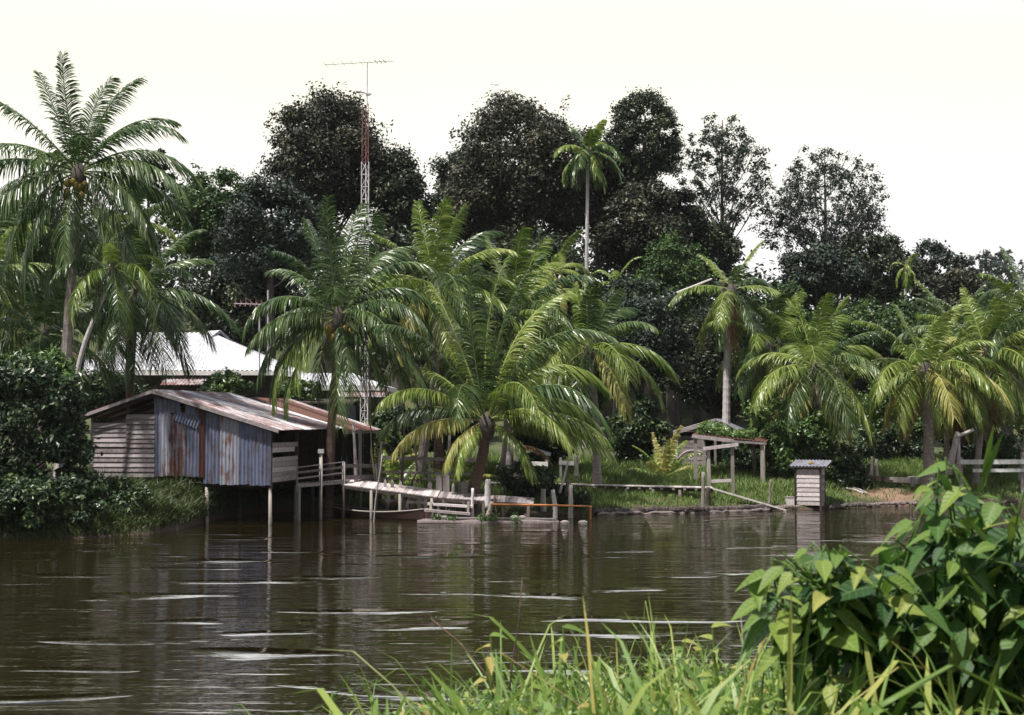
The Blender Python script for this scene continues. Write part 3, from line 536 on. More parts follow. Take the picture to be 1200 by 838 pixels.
palm('tall palm behind the white roofed house, at the right of the yellow ones', [(1132, 540), (1118, 460), (1120, 392)], 70, L=3.6, n=20, r=.16, mats=(Bt, S), yellow=.2) ['label'] = 'palm crown rising behind the stout and golden palms'
def sprout(label, px, py, d, L, n, mats, emin=15, emax=85):
    c = P(px, py, d); z = G(c[0], d); root = thing('palm_sprout', label, 'palm tree', (c[0], d, z), 'young trunkless palms')
    for i in range(n):
        q = (i + .5) / n; el = emax + (emin - emax) * q; az = i * 137.5 + rnd.uniform(-10, 10)
        dv = np.array([math.cos(R(az)) * math.cos(R(el)), math.sin(R(az)) * math.cos(R(el)), math.sin(R(el))])
        frond_mesh((c[0], d, z), dv, L * rnd.uniform(.8, 1.1), .28 * 3 / L, .35, .07, .8, 30, var0=rnd.uniform(.4, .7)).build('frond', M[rnd.choice(mats)], root)
    return root
sprout('young yellow green palm sprouting from the grass left of the shack', 779, 548, 62, 2.1, 11, (Bt, Bt, Yl))
sprout('young palm behind the railing left of the leaning trunk', 462, 548, 57.5, 2.1, 9, (Bt, S))
sprout('young yellowed palm behind the railing right of the leaning trunk', 540, 552, 58, 1.7, 8, (Bt, Yl))
sprout('young bright palm between the shed and the railing', 440, 545, 60, 3.0, 11, (Bt, Yl, Bt))
sprout('young palm by the withered stump', 480, 552, 61, 2.4, 9, (Bt, Yl))['label'] = 'young palm farther back beyond the leaning pale trunk'

# ------------------------------------------------------------------ the stilt hut
Z3 = np.array([0, 0, 1.])
O = np.array([-8.03, 48.4]); Uv = np.array([-.982, .187]); Vv = np.array([.187, .982])
def H(u, v, z): a = O + u * Uv + v * Vv; return np.array([a[0], a[1], z])
U3 = np.array([Uv[0], Uv[1], 0]); V3 = np.array([Vv[0], Vv[1], 0]); Z3 = np.array([0, 0, 1.])
hut = thing('stilt_hut', 'weathered stilt hut with rusty tin and board walls standing over the river', 'hut', H(3.2, 3, 0))
FZ = 1.38
def roofz(u): return 4.42 - .30 * (4.1 - u) if u < 4.1 else 4.42 - .33 * (u - 4.1)
# board wall
mb = MB(); zt = 1.52
while zt < 3.62:
    hh = .17; 
    for (ua, ub) in (((4.12, 5.15), (5.15, 6.38)) if zt > 2.4 else ((4.12, 6.38),)):
        dz = rnd.uniform(-.015, .015); z0 = zt + dz + (.0 if ua < 5 else .04)
        if z0 + hh > roofz((ua + ub) / 2) - .05 or (ua > 5 and z0 > 3.25): continue
        a, c = H(ua, -.02, z0), H(ub, -.02, z0 + rnd.uniform(-.012, .012)); n3 = -V3
        mb.add([a + n3 * .045, c + n3 * .045, c + n3 * .012 + Z3 * (hh - .01), a + n3 * .012 + Z3 * (hh - .01), a, c, c + Z3 * (hh - .01), a + Z3 * (hh - .01)],
               [[0, 3, 2, 1], [4, 5, 6, 7], [0, 1, 5, 4], [3, 7, 6, 2], [0, 4, 7, 3], [1, 2, 6, 5]])
    zt += hh - .008
mb.build('board_wall', M['wood'], hut)
mb = MB()
for u_ in (4.14, 5.15, 6.35): mb.bar(H(u_, .06, 1.35), H(u_, .06, roofz(u_) - .1), .09, .09)
mb.bar(H(6.4, .06, 3.3), H(4.1, .06, 3.75), .08, .08); mb.build('wall_frame', M['wood_dark'], hut)
# tin sheets
tz = lambda u: roofz(u) - .1
def sheet(u0, u1, zb, mat, zt=None, off=0, rag=.02):
    mb = MB(); k = max(5, int((u1 - u0) / .0215)); V = []; rows = 2
    top0, top1 = (tz(u0), tz(u1)) if zt is None else zt
    for j in range(2):
        for i in range(k + 1):
            a = u0 + (u1 - u0) * i / k; t = top0 + (top1 - top0) * i / k
            z = (zb + rag * math.sin(i * .35) * .5 + rag * rnd.uniform(-.2, .2)) if j == 0 else t
            V.append(H(a, -.045 - off - .016 * math.sin(2 * math.pi * a / .13), z))
    Q = [[i, i + 1, k + 2 + i, k + 1 + i] for i in range(k)]; mb.add(V, Q); return mb.build('tin_sheet', M[mat], hut)
sheet(3.93, 4.16, 1.52, 'tin_blue'); sheet(3.55, 3.95, 1.54, 'tin_pale', (3.75, 3.72)); sheet(2.98, 3.60, 1.55, 'tin_rust', (3.70, 3.62), .02); sheet(2.45, 3.02, 1.53, 'tin_blue', None, .005)
sheet(2.30, 2.52, 1.50, 'tin_red', None, .03); sheet(1.72, 2.36, 1.30, 'tin_blue', None, .012); sheet(1.10, 1.76, 1.27, 'tin_pale', None, .03); sheet(.66, 1.14, 1.29, 'tin_blue', None, .012); sheet(-.03, .70, 1.26, 'tin_blue', None, .03)
sheet(3.2, 4.0, 3.68, 'tin_blue', (4.02, 4.2), .0)
# tilted patch sheet high up
mb = MB(); mb.corr(H(3.45, -.10, 3.45), -U3 * math.cos(.35) - Z3 * math.sin(.35) * 1., Z3 * math.cos(.35) - U3 * math.sin(.35), .95, .34, .11, .014); mb.build('tin_patch', M['tin_blue'], hut)
# side wall of pale boards toward the porch
mb = MB()
for i in range(8):
    z = 1.36 + i * .165
    if i in (5,): continue
    mb.bar(H(-.03, .02, z + .08), H(-.03, 2.6 - (.35 if i == 6 else 0), z + .08 + rnd.uniform(-.015, .015)), .03, .158)
mb.build('side_boards', M['wood_white'], hut)
for v_ in (0, 2.6, 6.5): mb = MB(); mb.bar(H(0, v_, 1.2), H(0, v_, roofz(0) - .06), .1, .1); mb.build('corner_post', M['wood_dark'], hut)
# dark inner walls, back wall, left wall, floor
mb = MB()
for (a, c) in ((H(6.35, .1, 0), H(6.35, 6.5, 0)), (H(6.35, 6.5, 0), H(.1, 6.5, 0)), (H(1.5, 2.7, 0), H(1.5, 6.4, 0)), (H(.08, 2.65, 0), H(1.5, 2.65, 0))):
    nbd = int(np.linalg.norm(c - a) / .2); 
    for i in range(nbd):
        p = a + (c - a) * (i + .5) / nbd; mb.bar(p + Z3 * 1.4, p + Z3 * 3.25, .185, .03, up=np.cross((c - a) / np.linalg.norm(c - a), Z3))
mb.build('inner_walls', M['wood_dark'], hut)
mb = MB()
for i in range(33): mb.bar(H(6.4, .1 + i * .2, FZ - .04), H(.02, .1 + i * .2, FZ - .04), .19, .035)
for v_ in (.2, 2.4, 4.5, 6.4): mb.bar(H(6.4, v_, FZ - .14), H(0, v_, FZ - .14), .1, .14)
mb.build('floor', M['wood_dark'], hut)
# roof sheets: right slope and left slope (ridges run down the slope)
def slope(parent, ur, zr, ue, ze, v0, v1, mats, over=.0, per=.16):
    k = max(1, round((v1 - v0) / .82)); L = math.hypot(ue - ur, ze - zr); dv = (U3 * (ue - ur) + Z3 * (ze - zr)) / L
    for i in range(k):
        a = v0 + (v1 - v0) * i / k; mb = MB(); jj = rnd.uniform(0, .10)
        mb.corr(H(ur, a, zr + .004 * (i % 2)), V3, dv, (v1 - v0) / k + .05, L + jj, per, .02, rows=3); mb.build('roof_sheet', M[mats[i % len(mats)]], parent)
slope(hut, 4.1, 4.46, -.38, 3.13, -.28, 6.75, ('tin_roof', 'tin_roof', 'tin_roof', 'tin_white', 'tin_roof'))
slope(hut, 4.1, 4.465, 6.95, 3.52, -.28, 6.75, ('tin_roof_red', 'tin_roof'))
mb = MB(); mb.bar(H(4.1, -.3, 4.40), H(-.38, -.3, 3.07), .03, .13); mb.bar(H(4.1, -.3, 4.40), H(6.95, -.3, 3.46), .03, .1)
mb.build('barge_board', M['wood'], hut)
mb = MB(); mb.bar(H(4.1, -.2, 4.36), H(4.1, 6.7, 4.36), .08, .1)
for v_ in (-.1, 2.2, 4.4, 6.6):
    mb.bar(H(4.1, v_, 4.33), H(-.3, v_, 3.02), .05, .1); mb.bar(H(4.1, v_, 4.33), H(6.85, v_, 3.42), .05, .1)
mb.build('rafters', M['wood_dark'], hut)
# rafter tail ends sticking out at the left
mb = MB(); mb.bar(H(6.3, .1, 3.05), H(7.0, .0, 2.95), .06, .1); mb.bar(H(6.3, .2, 2.3), H(6.85, .0, 2.25), .06, .12); mb.build('loose_boards', M['wood_white'], hut)
def stilt(u, v, top=FZ - .2, r=.055, mat='wood_post'):
    mb = MB(); a = H(u, v, -.9); b_ = H(u + rnd.uniform(-.04, .04), v, top); mb.tube([a, (a + b_) / 2 + [.02, 0, 0], b_], [r * 1.1, r, r * .9], 7); mb.build('stilt', M[mat], hut, smooth=True)
for (u_, v_) in ((4.08, .1), (2.3, .05), (.05, .05), (.02, 2.5), (2.1, 2.6), (4.1, 2.5), (6.2, .3), (0.1, 4.6), (2.2, 4.8), (4.2, 5), (0.1, 6.4)): stilt(u_, v_, r=.065 if v_ < .4 else .075, mat='wood_post' if v_ < 1 or (u_ < .2 and v_ < 3) else 'wood_dark')

# porch with railing
PA, PB, PC = P(349, 500, 49.6), P(403, 500, 51.4), P(441, 500, 52.6)
A_ = np.array([PA[0], PA[1], 0]); B_ = np.array([PB[0], PB[1], 0]); C_ = np.array([PC[0], PC[1], 0])
porch = thing('porch', 'railed wooden porch platform at the right side of the stilt hut', 'porch', (A_ + B_) / 2)
mb = MB(); nb_ = 14
for i in range(nb_):
    a = A_ + (B_ - A_) * (i + .5) / nb_; mb.bar(a + Z3 * 1.27, a + V3 * 3.4 + Z3 * 1.27, .155, .035)
for i in range(6):
    a = B_ + (C_ - B_) * (i + .5) / 6; mb.bar(a + Z3 * 1.22, a + V3 * 2.0 + Z3 * 1.22, .2, .035)
mb.build('deck', M['wood'], porch)
mb = MB(); mb.bar(A_ + Z3 * 1.20, B_ + Z3 * 1.26, .05, .14); mb.build('edge_beam', M['wood_white'], porch)
for hz, sg in ((1.52, .05), (1.72, .08), (1.90, .03)):
    mb = MB(); mb.bar(A_ + Z3 * (hz - .08), B_ + Z3 * (hz + .05), .025, sg); mb.build('rail', M['wood'], porch)
for hz, sg in ((1.42, .16), (1.83, .13)):
    mb = MB(); mb.bar(B_ + Z3 * (hz - .02), C_ + Z3 * (hz - .05), .025, sg); mb.build('rail', M['wood'], porch)
for t, hgt in ((0, 1.85), (.5, 1.75), (1, 1.98)):
    mb = MB(); p = A_ + (B_ - A_) * t - V3 * .04; mb.bar(p + Z3 * 1.0, p + Z3 * hgt, .05, .05); mb.build('baluster', M['wood'], porch)
for p, b0, t0, r_ in ((A_ + (B_ - A_) * .5, -.8, 2.3, .06), (B_, -.8, 1.95, .055), (A_ + (C_ - A_) * .02, -.8, 1.2, .06), (B_ + V3 * 2, -.6, 3.1, .07), (A_ + V3 * 2.5, -.6, 1.2, .07), (C_, -.8, 1.85, .06)):
    mb = MB(); mb.tube([p + Z3 * b0, p + Z3 * t0], r_, 7); mb.build('post', M['wood_post'], porch, smooth=True)
mb = MB(); q = A_ + (B_ - A_) * .5; mb.bar(q + Z3 * 2.28, q + Z3 * 2.42, .2, .2); mb.build('post_cap', M['wood_white'], porch)
q = P(417, 566, 52.0); mb = MB(); mb.tube([q + [0, 0, -.1], P(416, 530, 52), P(414, 494, 52)], [.07, .055, .04], 7); single(mb, 'pole', M['wood_white'], 'pale straight pole rising from the porch corner above the roof edge', 'pole', q, smooth=True)
q = P(417, 540, 51.9); mb = MB(); mb.bar(P(417, 566, 51.9), P(417, 539, 51.9), .13, .06); single(mb, 'board', M['wood'], 'short upright board nailed beside the pale straight pole', 'board', P(417, 566, 51.9))

# rusty shed behind the hut
shed = thing('rusty_shed', 'open shed with rust brown tin roof behind the stilt hut', 'shed', H(1.4, 9, 0))
slope(shed, 3.3, 4.28, -.55, 3.04, 6.8, 11.2, ('tin_roof_red', 'tin_roof_red', 'tin_red', 'tin_roof_red', 'tin_roof'))
slope(shed, 3.3, 4.285, 6.2, 3.4, 6.8, 11.2, ('tin_roof_red',))
mb = MB(); mb.bar(H(-.5, 6.8, 2.96), H(-.5, 11.2, 2.96), .06, .12); mb.bar(H(-.5, 11.2, 2.98), H(3.3, 11.2, 4.2), .05, .1); mb.build('eave_beam', M['wood'], shed)
for v_ in (7.2, 9.2, 11.0):
    mb = MB(); mb.bar(H(-.3, v_, -.3), H(-.3, v_, 3.0), .12, .12); mb.build('post', M['wood_dark'], shed)
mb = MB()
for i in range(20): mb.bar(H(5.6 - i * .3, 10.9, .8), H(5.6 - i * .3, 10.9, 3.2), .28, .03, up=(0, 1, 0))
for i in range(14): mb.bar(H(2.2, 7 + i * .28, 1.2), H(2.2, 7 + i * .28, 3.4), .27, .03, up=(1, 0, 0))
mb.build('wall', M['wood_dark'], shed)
mb = MB(); mb.slab([H(5.6, 6.9, 1.3), H(-.4, 6.9, 1.3), H(-.4, 11, 1.3), H(5.6, 11, 1.3)], .08); mb.build('floor', M['wood_dark'], shed)
q = P(403, 545, 57.4); mb = MB(); mb.slab([q + [-.12, 0, .35], q + [.14, 0, .33], q + [.14, .1, .33], q + [-.12, .1, .35]], .42); single(mb, 'hanging_cloth', M['cloth'], 'small blue cloth hanging in the shade under the rusty roof', 'cloth', q)
# blue-grey tin shed behind
b2 = thing('tin_shed', 'small flat roofed shed with blue grey tin wall behind the rusty roof', 'shed', (P(376, 480, 62)[0], 62, G(-8, 62)))
x0, x1 = P(345, 480, 61.5)[0], P(409, 480, 61.5)[0]
mb = MB(); mb.corr((x0, 61.5, 1.2), (1, 0, 0), (0, 0, 1), x1 - x0, 2.85, .13, .018); mb.corr((x1, 61.5, 1.2), (0, 1, 0), (0, 0, 1), 2.5, 2.85, .13, .018); mb.corr((x0, 64, 1.2), (1, 0, 0), (0, 0, 1), x1 - x0, 2.85, .13, .018); mb.build('wall', M['tin_blue'], b2)
mb = MB(); mb.slab([(x0 - .3, 61.2, 4.18), (x1 + .2, 61.2, 4.18), (x1 + .2, 64.2, 4.35), (x0 - .3, 64.2, 4.35)], .07); mb.build('roof', M['wood_dark'], b2)

# ------------------------------------------------------------------ white roofed houses
def hip_house(label, xl, xr, yf, yb, ze, rl, rr, zr, gab=True, strip=None, wallc='dark_wall'):
    yr = (yf + yb) / 2; root = thing('white_roofed_house', label, 'house', ((xl + xr) / 2, yr, G((xl + xr) / 2, yr)), 'white roofed houses behind the hut')
    A, B, C, D = [np.array(v, float) for v in ((xl, yf, ze), (xr, yf, ze), (xr, yb, ze), (xl, yb, ze))]; E, Fp = np.array([rl, yr, zr]), np.array([rr, yr, zr])
    roof = MB()
    def face(a, b_, c, d_):   # a-b at the eave, c-d at the ridge, corrugated by strips running up the slope
        n_ = max(6, int(np.linalg.norm(b_ - a) / .07)); V = []
        nn = np.cross(b_ - a, d_ - a); nn /= np.linalg.norm(nn)
        for j in range(4):
            for i in range(n_ + 1):
                t = i / n_; lo = a + (b_ - a) * t; s_ = np.linalg.norm(c - d_)
                # straight up the slope, clipped by the hips
                up = (d_ + (c - d_) * np.clip(((lo - d_) @ (c - d_)) / max(s_ * s_, 1e-6), 0, 1)) if s_ > .01 else d_
                V.append(lo + (up - lo) * j / 3 + nn * .03 * math.sin(i * 2.1))
        roof.add(V, [[j * (n_ + 1) + i, j * (n_ + 1) + i + 1, (j + 1) * (n_ + 1) + i + 1, (j + 1) * (n_ + 1) + i] for j in range(3) for i in range(n_)])
    face(A, B, Fp, E); face(C, D, E, Fp); face(B, C, Fp, Fp); face(D, A, E, E); r_ob = roof.build('roof', M['tin_white'], root)
    mb = MB(); mb.bar(A - [0, .02, .12], B - [0, .02, .12], .05, .2); mb.bar(B + [.02, 0, -.12], C + [.02, 0, -.12], .05, .2); mb.bar(D + [-.02, 0, -.12], A + [-.02, 0, -.12], .05, .2); mb.build('fascia', M['paint_white'], root)
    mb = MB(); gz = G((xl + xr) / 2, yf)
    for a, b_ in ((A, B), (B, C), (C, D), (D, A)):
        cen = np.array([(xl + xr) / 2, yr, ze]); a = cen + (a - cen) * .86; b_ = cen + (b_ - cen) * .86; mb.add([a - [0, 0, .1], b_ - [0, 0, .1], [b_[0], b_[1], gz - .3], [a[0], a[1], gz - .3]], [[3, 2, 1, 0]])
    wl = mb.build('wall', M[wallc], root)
    for fx in (.25, .5, .75):
        mb = MB(); xw = xl + (xr - xl) * fx; yw = yr + (yf - yr) * .86 - .03; mb.bar((xw, yw, ze - 1.7), (xw, yw, ze - .7), .9, .04, up=(0, 1, 0)); mb.build('window', M['wood_dark'], wl)
    if gab:
        gd = np.array([.80, -.60, 0]); gp = np.array([.60, .80, 0]); tip = Fp + gd * .55 + [0, 0, .10]; bk_ = Fp - gd * .9 + [0, 0, .08]; wd, h_ = 1.05, .66
        for sgn in (-1, 1):
            g = MB(); g.slab([bk_, tip, tip + gp * sgn * wd - Z3 * h_, bk_ + gp * sgn * wd - Z3 * h_][::sgn], .05); g.build('gablet_roof', M['tin_white'], r_ob)
            g = MB(); g.bar(tip + gd * .03 - Z3 * .06, tip + gd * .03 + gp * sgn * wd - Z3 * (h_ + .06), .04, .13); g.build('gablet_board', M['tin_pale'], r_ob)
        t2 = tip - gd * .12 - Z3 * .08; g = MB(); g.add([t2, t2 + gp * wd * .95 - Z3 * (h_ * .95 + .1), t2 - gp * wd * .95 - Z3 * (h_ * .95 + .1)], T=[[0, 1, 2]]); g.build('gablet_shade_panel', M['rubber_shade'], r_ob)  # black panel stands in for the shade inside the open gablet
    if strip:
        sx0, sx1, z0, z1 = strip; mb = MB(); mb.corr((sx0, yf + .5, z0), (1, 0, 0), np.array([0, -1.1, z1 - z0]) / math.hypot(1.1, z1 - z0), sx1 - sx0, 1.3, .16, .02); mb.build('awning', M['tin_roof'], root)
    return root
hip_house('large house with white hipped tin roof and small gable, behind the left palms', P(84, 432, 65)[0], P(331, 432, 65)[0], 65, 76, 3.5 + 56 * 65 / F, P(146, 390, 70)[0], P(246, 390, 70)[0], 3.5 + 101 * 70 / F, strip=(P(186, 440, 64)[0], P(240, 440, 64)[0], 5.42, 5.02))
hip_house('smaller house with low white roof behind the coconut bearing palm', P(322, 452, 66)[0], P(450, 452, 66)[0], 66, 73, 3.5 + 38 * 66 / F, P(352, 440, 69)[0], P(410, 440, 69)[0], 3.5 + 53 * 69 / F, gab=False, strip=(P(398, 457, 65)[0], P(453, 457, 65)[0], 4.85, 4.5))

# ------------------------------------------------------------------ masts
mp = P(428, 245, 60); mx_, my_ = mp[0], 60.0; g0 = G(mx_, my_); z_at = lambda py: P(428, py, my_)[2]
mast = thing('radio_mast', 'tall lattice radio mast, white below and red above, with a long thin aerial on top', 'radio mast', (mx_, my_, g0))
def lattice(z0, z1, wd, mat, name, th=.035):
    mb = MB(); c3 = [(-wd / 2, -wd * .29), (wd / 2, -wd * .29), (0, wd * .58)]; n_ = int((z1 - z0) / (wd * 1.7)); hh = (z1 - z0) / n_
    for a, b_ in c3: mb.tube([(mx_ + a, my_ + b_, z0), (mx_ + a, my_ + b_, z1)], th * .45, 5)
    for i in range(n_):
        for k in range(3):
            a, b_ = c3[k], c3[(k + 1) % 3]
            if i % 2: a, b_ = b_, a
            mb.tube([(mx_ + a[0], my_ + a[1], z0 + i * hh), (mx_ + b_[0], my_ + b_[1], z0 + (i + 1) * hh)], th * .24, 4)
            mb.tube([(mx_ + a[0], my_ + a[1], z0 + i * hh), (mx_ + b_[0], my_ + b_[1], z0 + i * hh)], th * .2, 4)
    mb.build(name, M[mat], mast)
lattice(g0, z_at(190), .30, 'mast_white', 'white_lattice', .042); lattice(z_at(190), z_at(122), .26, 'mast_red', 'red_lattice', .030)
mb = MB(); mb.tube([(mx_ + .06, my_, z_at(125)), (mx_ + .06, my_, z_at(73))], .02, 6); mb.build('top_pole', M['metal'], mast)
mb = MB(); a, b_ = P(380, 76, my_), P(462, 71.5, my_); mb.tube([a, (a + b_) / 2, b_], .014, 5)
mb.build('aerial_boom', M['metal'], mast)
for t in (.02, .14, .27, .40, .52, .66, .74, .80, .86):
    mb = MB(); c = a + (b_ - a) * t; l_ = .55 - .25 * t; mb.tube([c - [.04, l_, 0], c + [.04, l_, .02]], .008 if t < .7 else .018, 5); mb.build('aerial_element', M['metal'], mast)
mb = MB(); c = P(426, 109, my_); mb.tube([c - [.3, .1, -.05], c + [.32, .1, -.03]], .03, 5); mb.tube([c - [.3, .0, -.05], c - [.15, 0, -.04]], .06, 6); mb.tube([c + [.1, .0, -.05], c + [.28, 0, -.06]], .06, 6); mb.build('small_aerial', M['metal'], mast)
# television aerial
tv = P(306, 395, 63.5); tva = thing('television_aerial', 'rusty television aerial on a pair of thin poles left of the coconut bearing palm', 'aerial', P(306, 430, 63.5))
for px_, top_ in ((304, 357), (314, 340)):
    mb = MB(); mb.tube([P(px_, 440, 63.5), P(px_, top_, 63.5)], .035, 6); mb.build('pole', M['metal'], tva)
mb = MB(); mb.tube([P(274, 356, 63.5), P(309, 357, 63.5)], .025, 5); mb.build('boom', M['metal'], tva)
for x_ in (276, 282, 288, 294, 300, 306):
    mb = MB(); c = P(x_, 356.5, 63.5); mb.tube([c - [0, .3, .12], c + [0, .3, .12]], .015, 4); mb.tube([c - [0, 0, .1], c + [0, 0, .22]], .014, 4); mb.build('element', M['mast_red'], tva)

# ------------------------------------------------------------------ jetty side
jet = thing('plank_jetty', 'grey plank walkway sloping from the porch to the landing', 'jetty', P(470, 578, 50.8))
a, b_ = P(400, 568, 51.3), P(512, 583, 50.0); nb_ = 26; Wd = np.array([.06, 1.15, .17])
mb = MB()
for i in range(nb_): p = a + (b_ - a) * (i + .5) / nb_; mb.bar(p, p + Wd, .135, .035)
mb.build('deck', M['wood_white'], jet)
mb = MB(); mb.bar(a - Z3 * .07, b_ - Z3 * .07, .05, .1); mb.bar(a + Wd - Z3 * .07, b_ + Wd - Z3 * .07, .05, .1); mb.build('beam', M['wood_dark'], jet)
for t in (.02, .32, .62, .95):
    for o_ in (0, .97):
        mb = MB(); p = a + (b_ - a) * t + Wd * o_; mb.tube([[p[0], p[1], -.8], p - Z3 * .05], .055, 7); mb.build('post', M['wood_dark' if t < .1 else 'wood_post'], jet, smooth=True)
# landing continuation
ldg = thing('landing', 'dark low landing platform at the foot of the big low palm', 'landing', P(560, 588, 50.6))
a, b_ = P(508, 583, 50.1), P(625, 591, 50.6); mb = MB()
for i in range(24): p = a + (b_ - a) * (i + .5) / 24; mb.bar(p, p + Wd * .9, .145, .035)
mb.build('deck', M['wood'], ldg)
mb = MB(); mb.bar(a - Z3 * .07, b_ - Z3 * .07, .05, .1); mb.build('beam', M['wood_dark'], ldg)
for t in (.1, .3, .5, .7, .95):
    mb = MB(); p = a + (b_ - a) * t; mb.tube([[p[0], p[1], -.8], p - Z3 * .05], .06, 7); mb.build('post', M['wood_dark'], ldg, smooth=True)
# fencing palings under the jetty: retaining boards
ret = thing('retaining_fence', 'row of upright grey palings holding the bank under the walkway', 'fence', P(470, 600, 52.6))
for i in range(17):
    px_ = 438 + i * 7.6 + rnd.uniform(-1, 1); q = P(px_, 600, 52.9 - i * .04); mb = MB(); mb.bar([q[0], q[1], -.3], [q[0] + rnd.uniform(-.03, .03), q[1], rnd.uniform(.65, .85)], rnd.uniform(.1, .17), .03, up=(0, 1, 0)); mb.build('paling', M['wood' if i % 3 else 'wood_dark'], ret)
mb = MB(); mb.bar(P(430, 585, 52.8), P(505, 590, 52.4), .04, .09); mb.build('rail', M['wood'], ret)
# broken upright boards standing above the landing
for i, (x_, y0, y1, w_, lb) in enumerate(((452, 575, 564, .1, 'short stub board at the left of the walkway edge'), (460, 575, 565, .12, 'second short stub board on the walkway edge'), (470, 576, 566, .1, 'third short stub board on the walkway edge'),
        (515, 582, 558, .2, 'wide pointed board standing at the landing'), (523, 582, 557, .22, 'tall wide board beside the pointed board'), (531, 582, 569, .1, 'narrow cut board at the landing'), (503, 585, 567, .14, 'squared post end at the foot of the walkway'), (545, 586, 566, .24, 'broad leaning board by the palm trunk'))):
    mb = MB(); p, q = P(x_, y0 + 2, 51.2), P(x_ + rnd.uniform(-1, 1), y1, 51.2); mb.bar(p, q, w_, .05, up=(0, 1, 0)); t_ = q - p; t_ /= np.linalg.norm(t_)
    mb.bar(q, q + t_ * .08, w_ * .9, .05, up=(0, 1, 0), taper=.3); single(mb, 'upright_board', M['wood'], lb, 'board', p, 'boards standing at the landing')
# railing
rail = thing('railing', 'long two rail wooden fence behind the landing, grey weathered', 'fence', P(500, 565, 54.5))
for (xa, ya, xb, yb_, w_, mt) in ((446, 536, 540, 539, .12, 'wood_white'), (540, 539, 563, 539.5, .15, 'wood_white'), (446, 553, 562, 556, .09, 'wood_white'), (448, 560, 492, 563, .06, 'wood_white'), (495, 561, 535, 563, .07, 'wood_white')):
    mb = MB(); mb.bar(P(xa, ya, 54.5), P(xb, yb_, 54.3), .035, w_); mb.build('rail', M[mt], rail)
for x_, t_ in ((446, 532), (472, 536), (503, 536), (538, 537), (562, 537)):
    mb = MB(); q = P(x_, t_, 54.55); mb.bar([q[0], q[1], G(q[0], q[1]) - .2], q, .09, .07); mb.build('post', M['wood_white'], rail)
def pole(label, pts, d, r=.03, mat='wood_post', name='pole', base_down=None, group='thin poles on the far bank'):
    W = [P(x, y, d) for x, y in pts]
    if base_down is not None: W[0][2] = base_down
    mb = MB(); T = np.linspace(0, 1, 9); A = np.array(W); pp = np.stack([np.interp(T * (len(W) - 1), range(len(W)), A[:, c]) for c in range(3)], 1); pp[1:-1] += rng.normal(0, .008, (7, 3)); mb.tube(pp, np.linspace(r * 1.15, r * .8, 9), 7)
    return single(mb, name, M[mat], label, 'pole', W[0], group, smooth=True)
pole('thin bent bamboo pole at the right end of the porch', [(440, 566), (437, 548), (434, 500), (433, 432)], 52.4, .028, 'wood_post')
pole('thin slanting mooring pole rising from the water by the walkway', [(436, 616), (440, 590), (448, 532)], 49.3, .026, 'wood_post', base_down=-.7)
pole('pale short pole slanting at the left end of the railing', [(443, 556), (447, 517)], 53.5, .05, 'wood_white')
pole('slender green pole behind the railing', [(471, 572), (474, 498)], 54.0, .045, 'bark_palm')
pole('thin stake between railing posts, left of the leaning trunk', [(489, 552), (486, 522)], 54.2, .045, 'wood_post')
pole('tall pale post above the pointed board', [(524, 572), (527, 510)], 52.4, .06, 'wood_white')
pole('dark stick leaning against the walkway', [(471, 598), (488, 552)], 51.8, .05, 'wood_dark')
pole('long thin pole slanting out of the dark shrub', [(656, 578), (665, 545), (672, 503)], 52.6, .04, 'wood_white')
pole('pale mooring post with slanted top before the dark shrub', [(652, 612), (650, 590), (648, 574)], 50.9, .085, 'wood_white', base_down=-.7)
pole('straight mooring post near the bend of the orange pipe', [(669, 614), (669, 568)], 51.0, .09, 'wood_post', base_down=-.7)
pole('thick pale post right of the big palm trunk', [(571, 596), (572, 562)], 50.4, .11, 'wood_white')
pole('broken leaning post below the thick pale post', [(569, 612), (577, 588)], 50.2, .09, 'wood_post')
pole('slim grey post by the steps under the palm', [(553, 611), (554, 572)], 50.1, .06, 'wood_white', base_down=-.5)
pole('short grey post in the shade behind the orange pipe', [(637, 600), (637, 573)], 52.6, .11, 'wood_post')
pole('short wide post beside the slanting thin pole', [(664, 590), (666, 563)], 53.2, .1, 'wood_post')
pole('reddish stake standing by the landing steps', [(583, 611), (580, 580)], 50.4, .03, 'bark_palm_red')
pole('paired grey post tops at the right of the small withered frond', [(676, 560), (675, 533)], 56, .09, 'wood_post')
pole('tall thin stake at the waterline right of the boardwalk end', [(824, 600), (824, 553)], 54.2, .08, 'wood_post', base_down=-.4)
pole('dark end post under the boardwalk tip', [(830, 600), (830, 571)], 54.7, .1, 'wood_dark', base_down=-.4)
pole('slender stake by the foot of the ramp plank', [(901, 596), (903, 562)], 55.4, .05, 'wood_post')
pole('thin wire like pole hanging below the canopy', [(896, 590), (896, 522)], 59, .025, 'wood_post')
pole('left of two short posts in the grass right of the outhouse', [(1021, 562), (1022, 535)], 61.5, .075, 'wood_post')
pole('right of two short posts in the grass right of the outhouse', [(1027, 560), (1027, 538)], 61.7, .075, 'wood_white')
pole('black stub post at the waterline right of the outhouse', [(988, 603), (988, 589)], 56.8, .11, 'rubber_shade', base_down=-.3)
pole('thin grey stake in the water right of the black stub', [(1021, 600), (1021, 585)], 58.0, .04, 'metal', base_down=-.3)
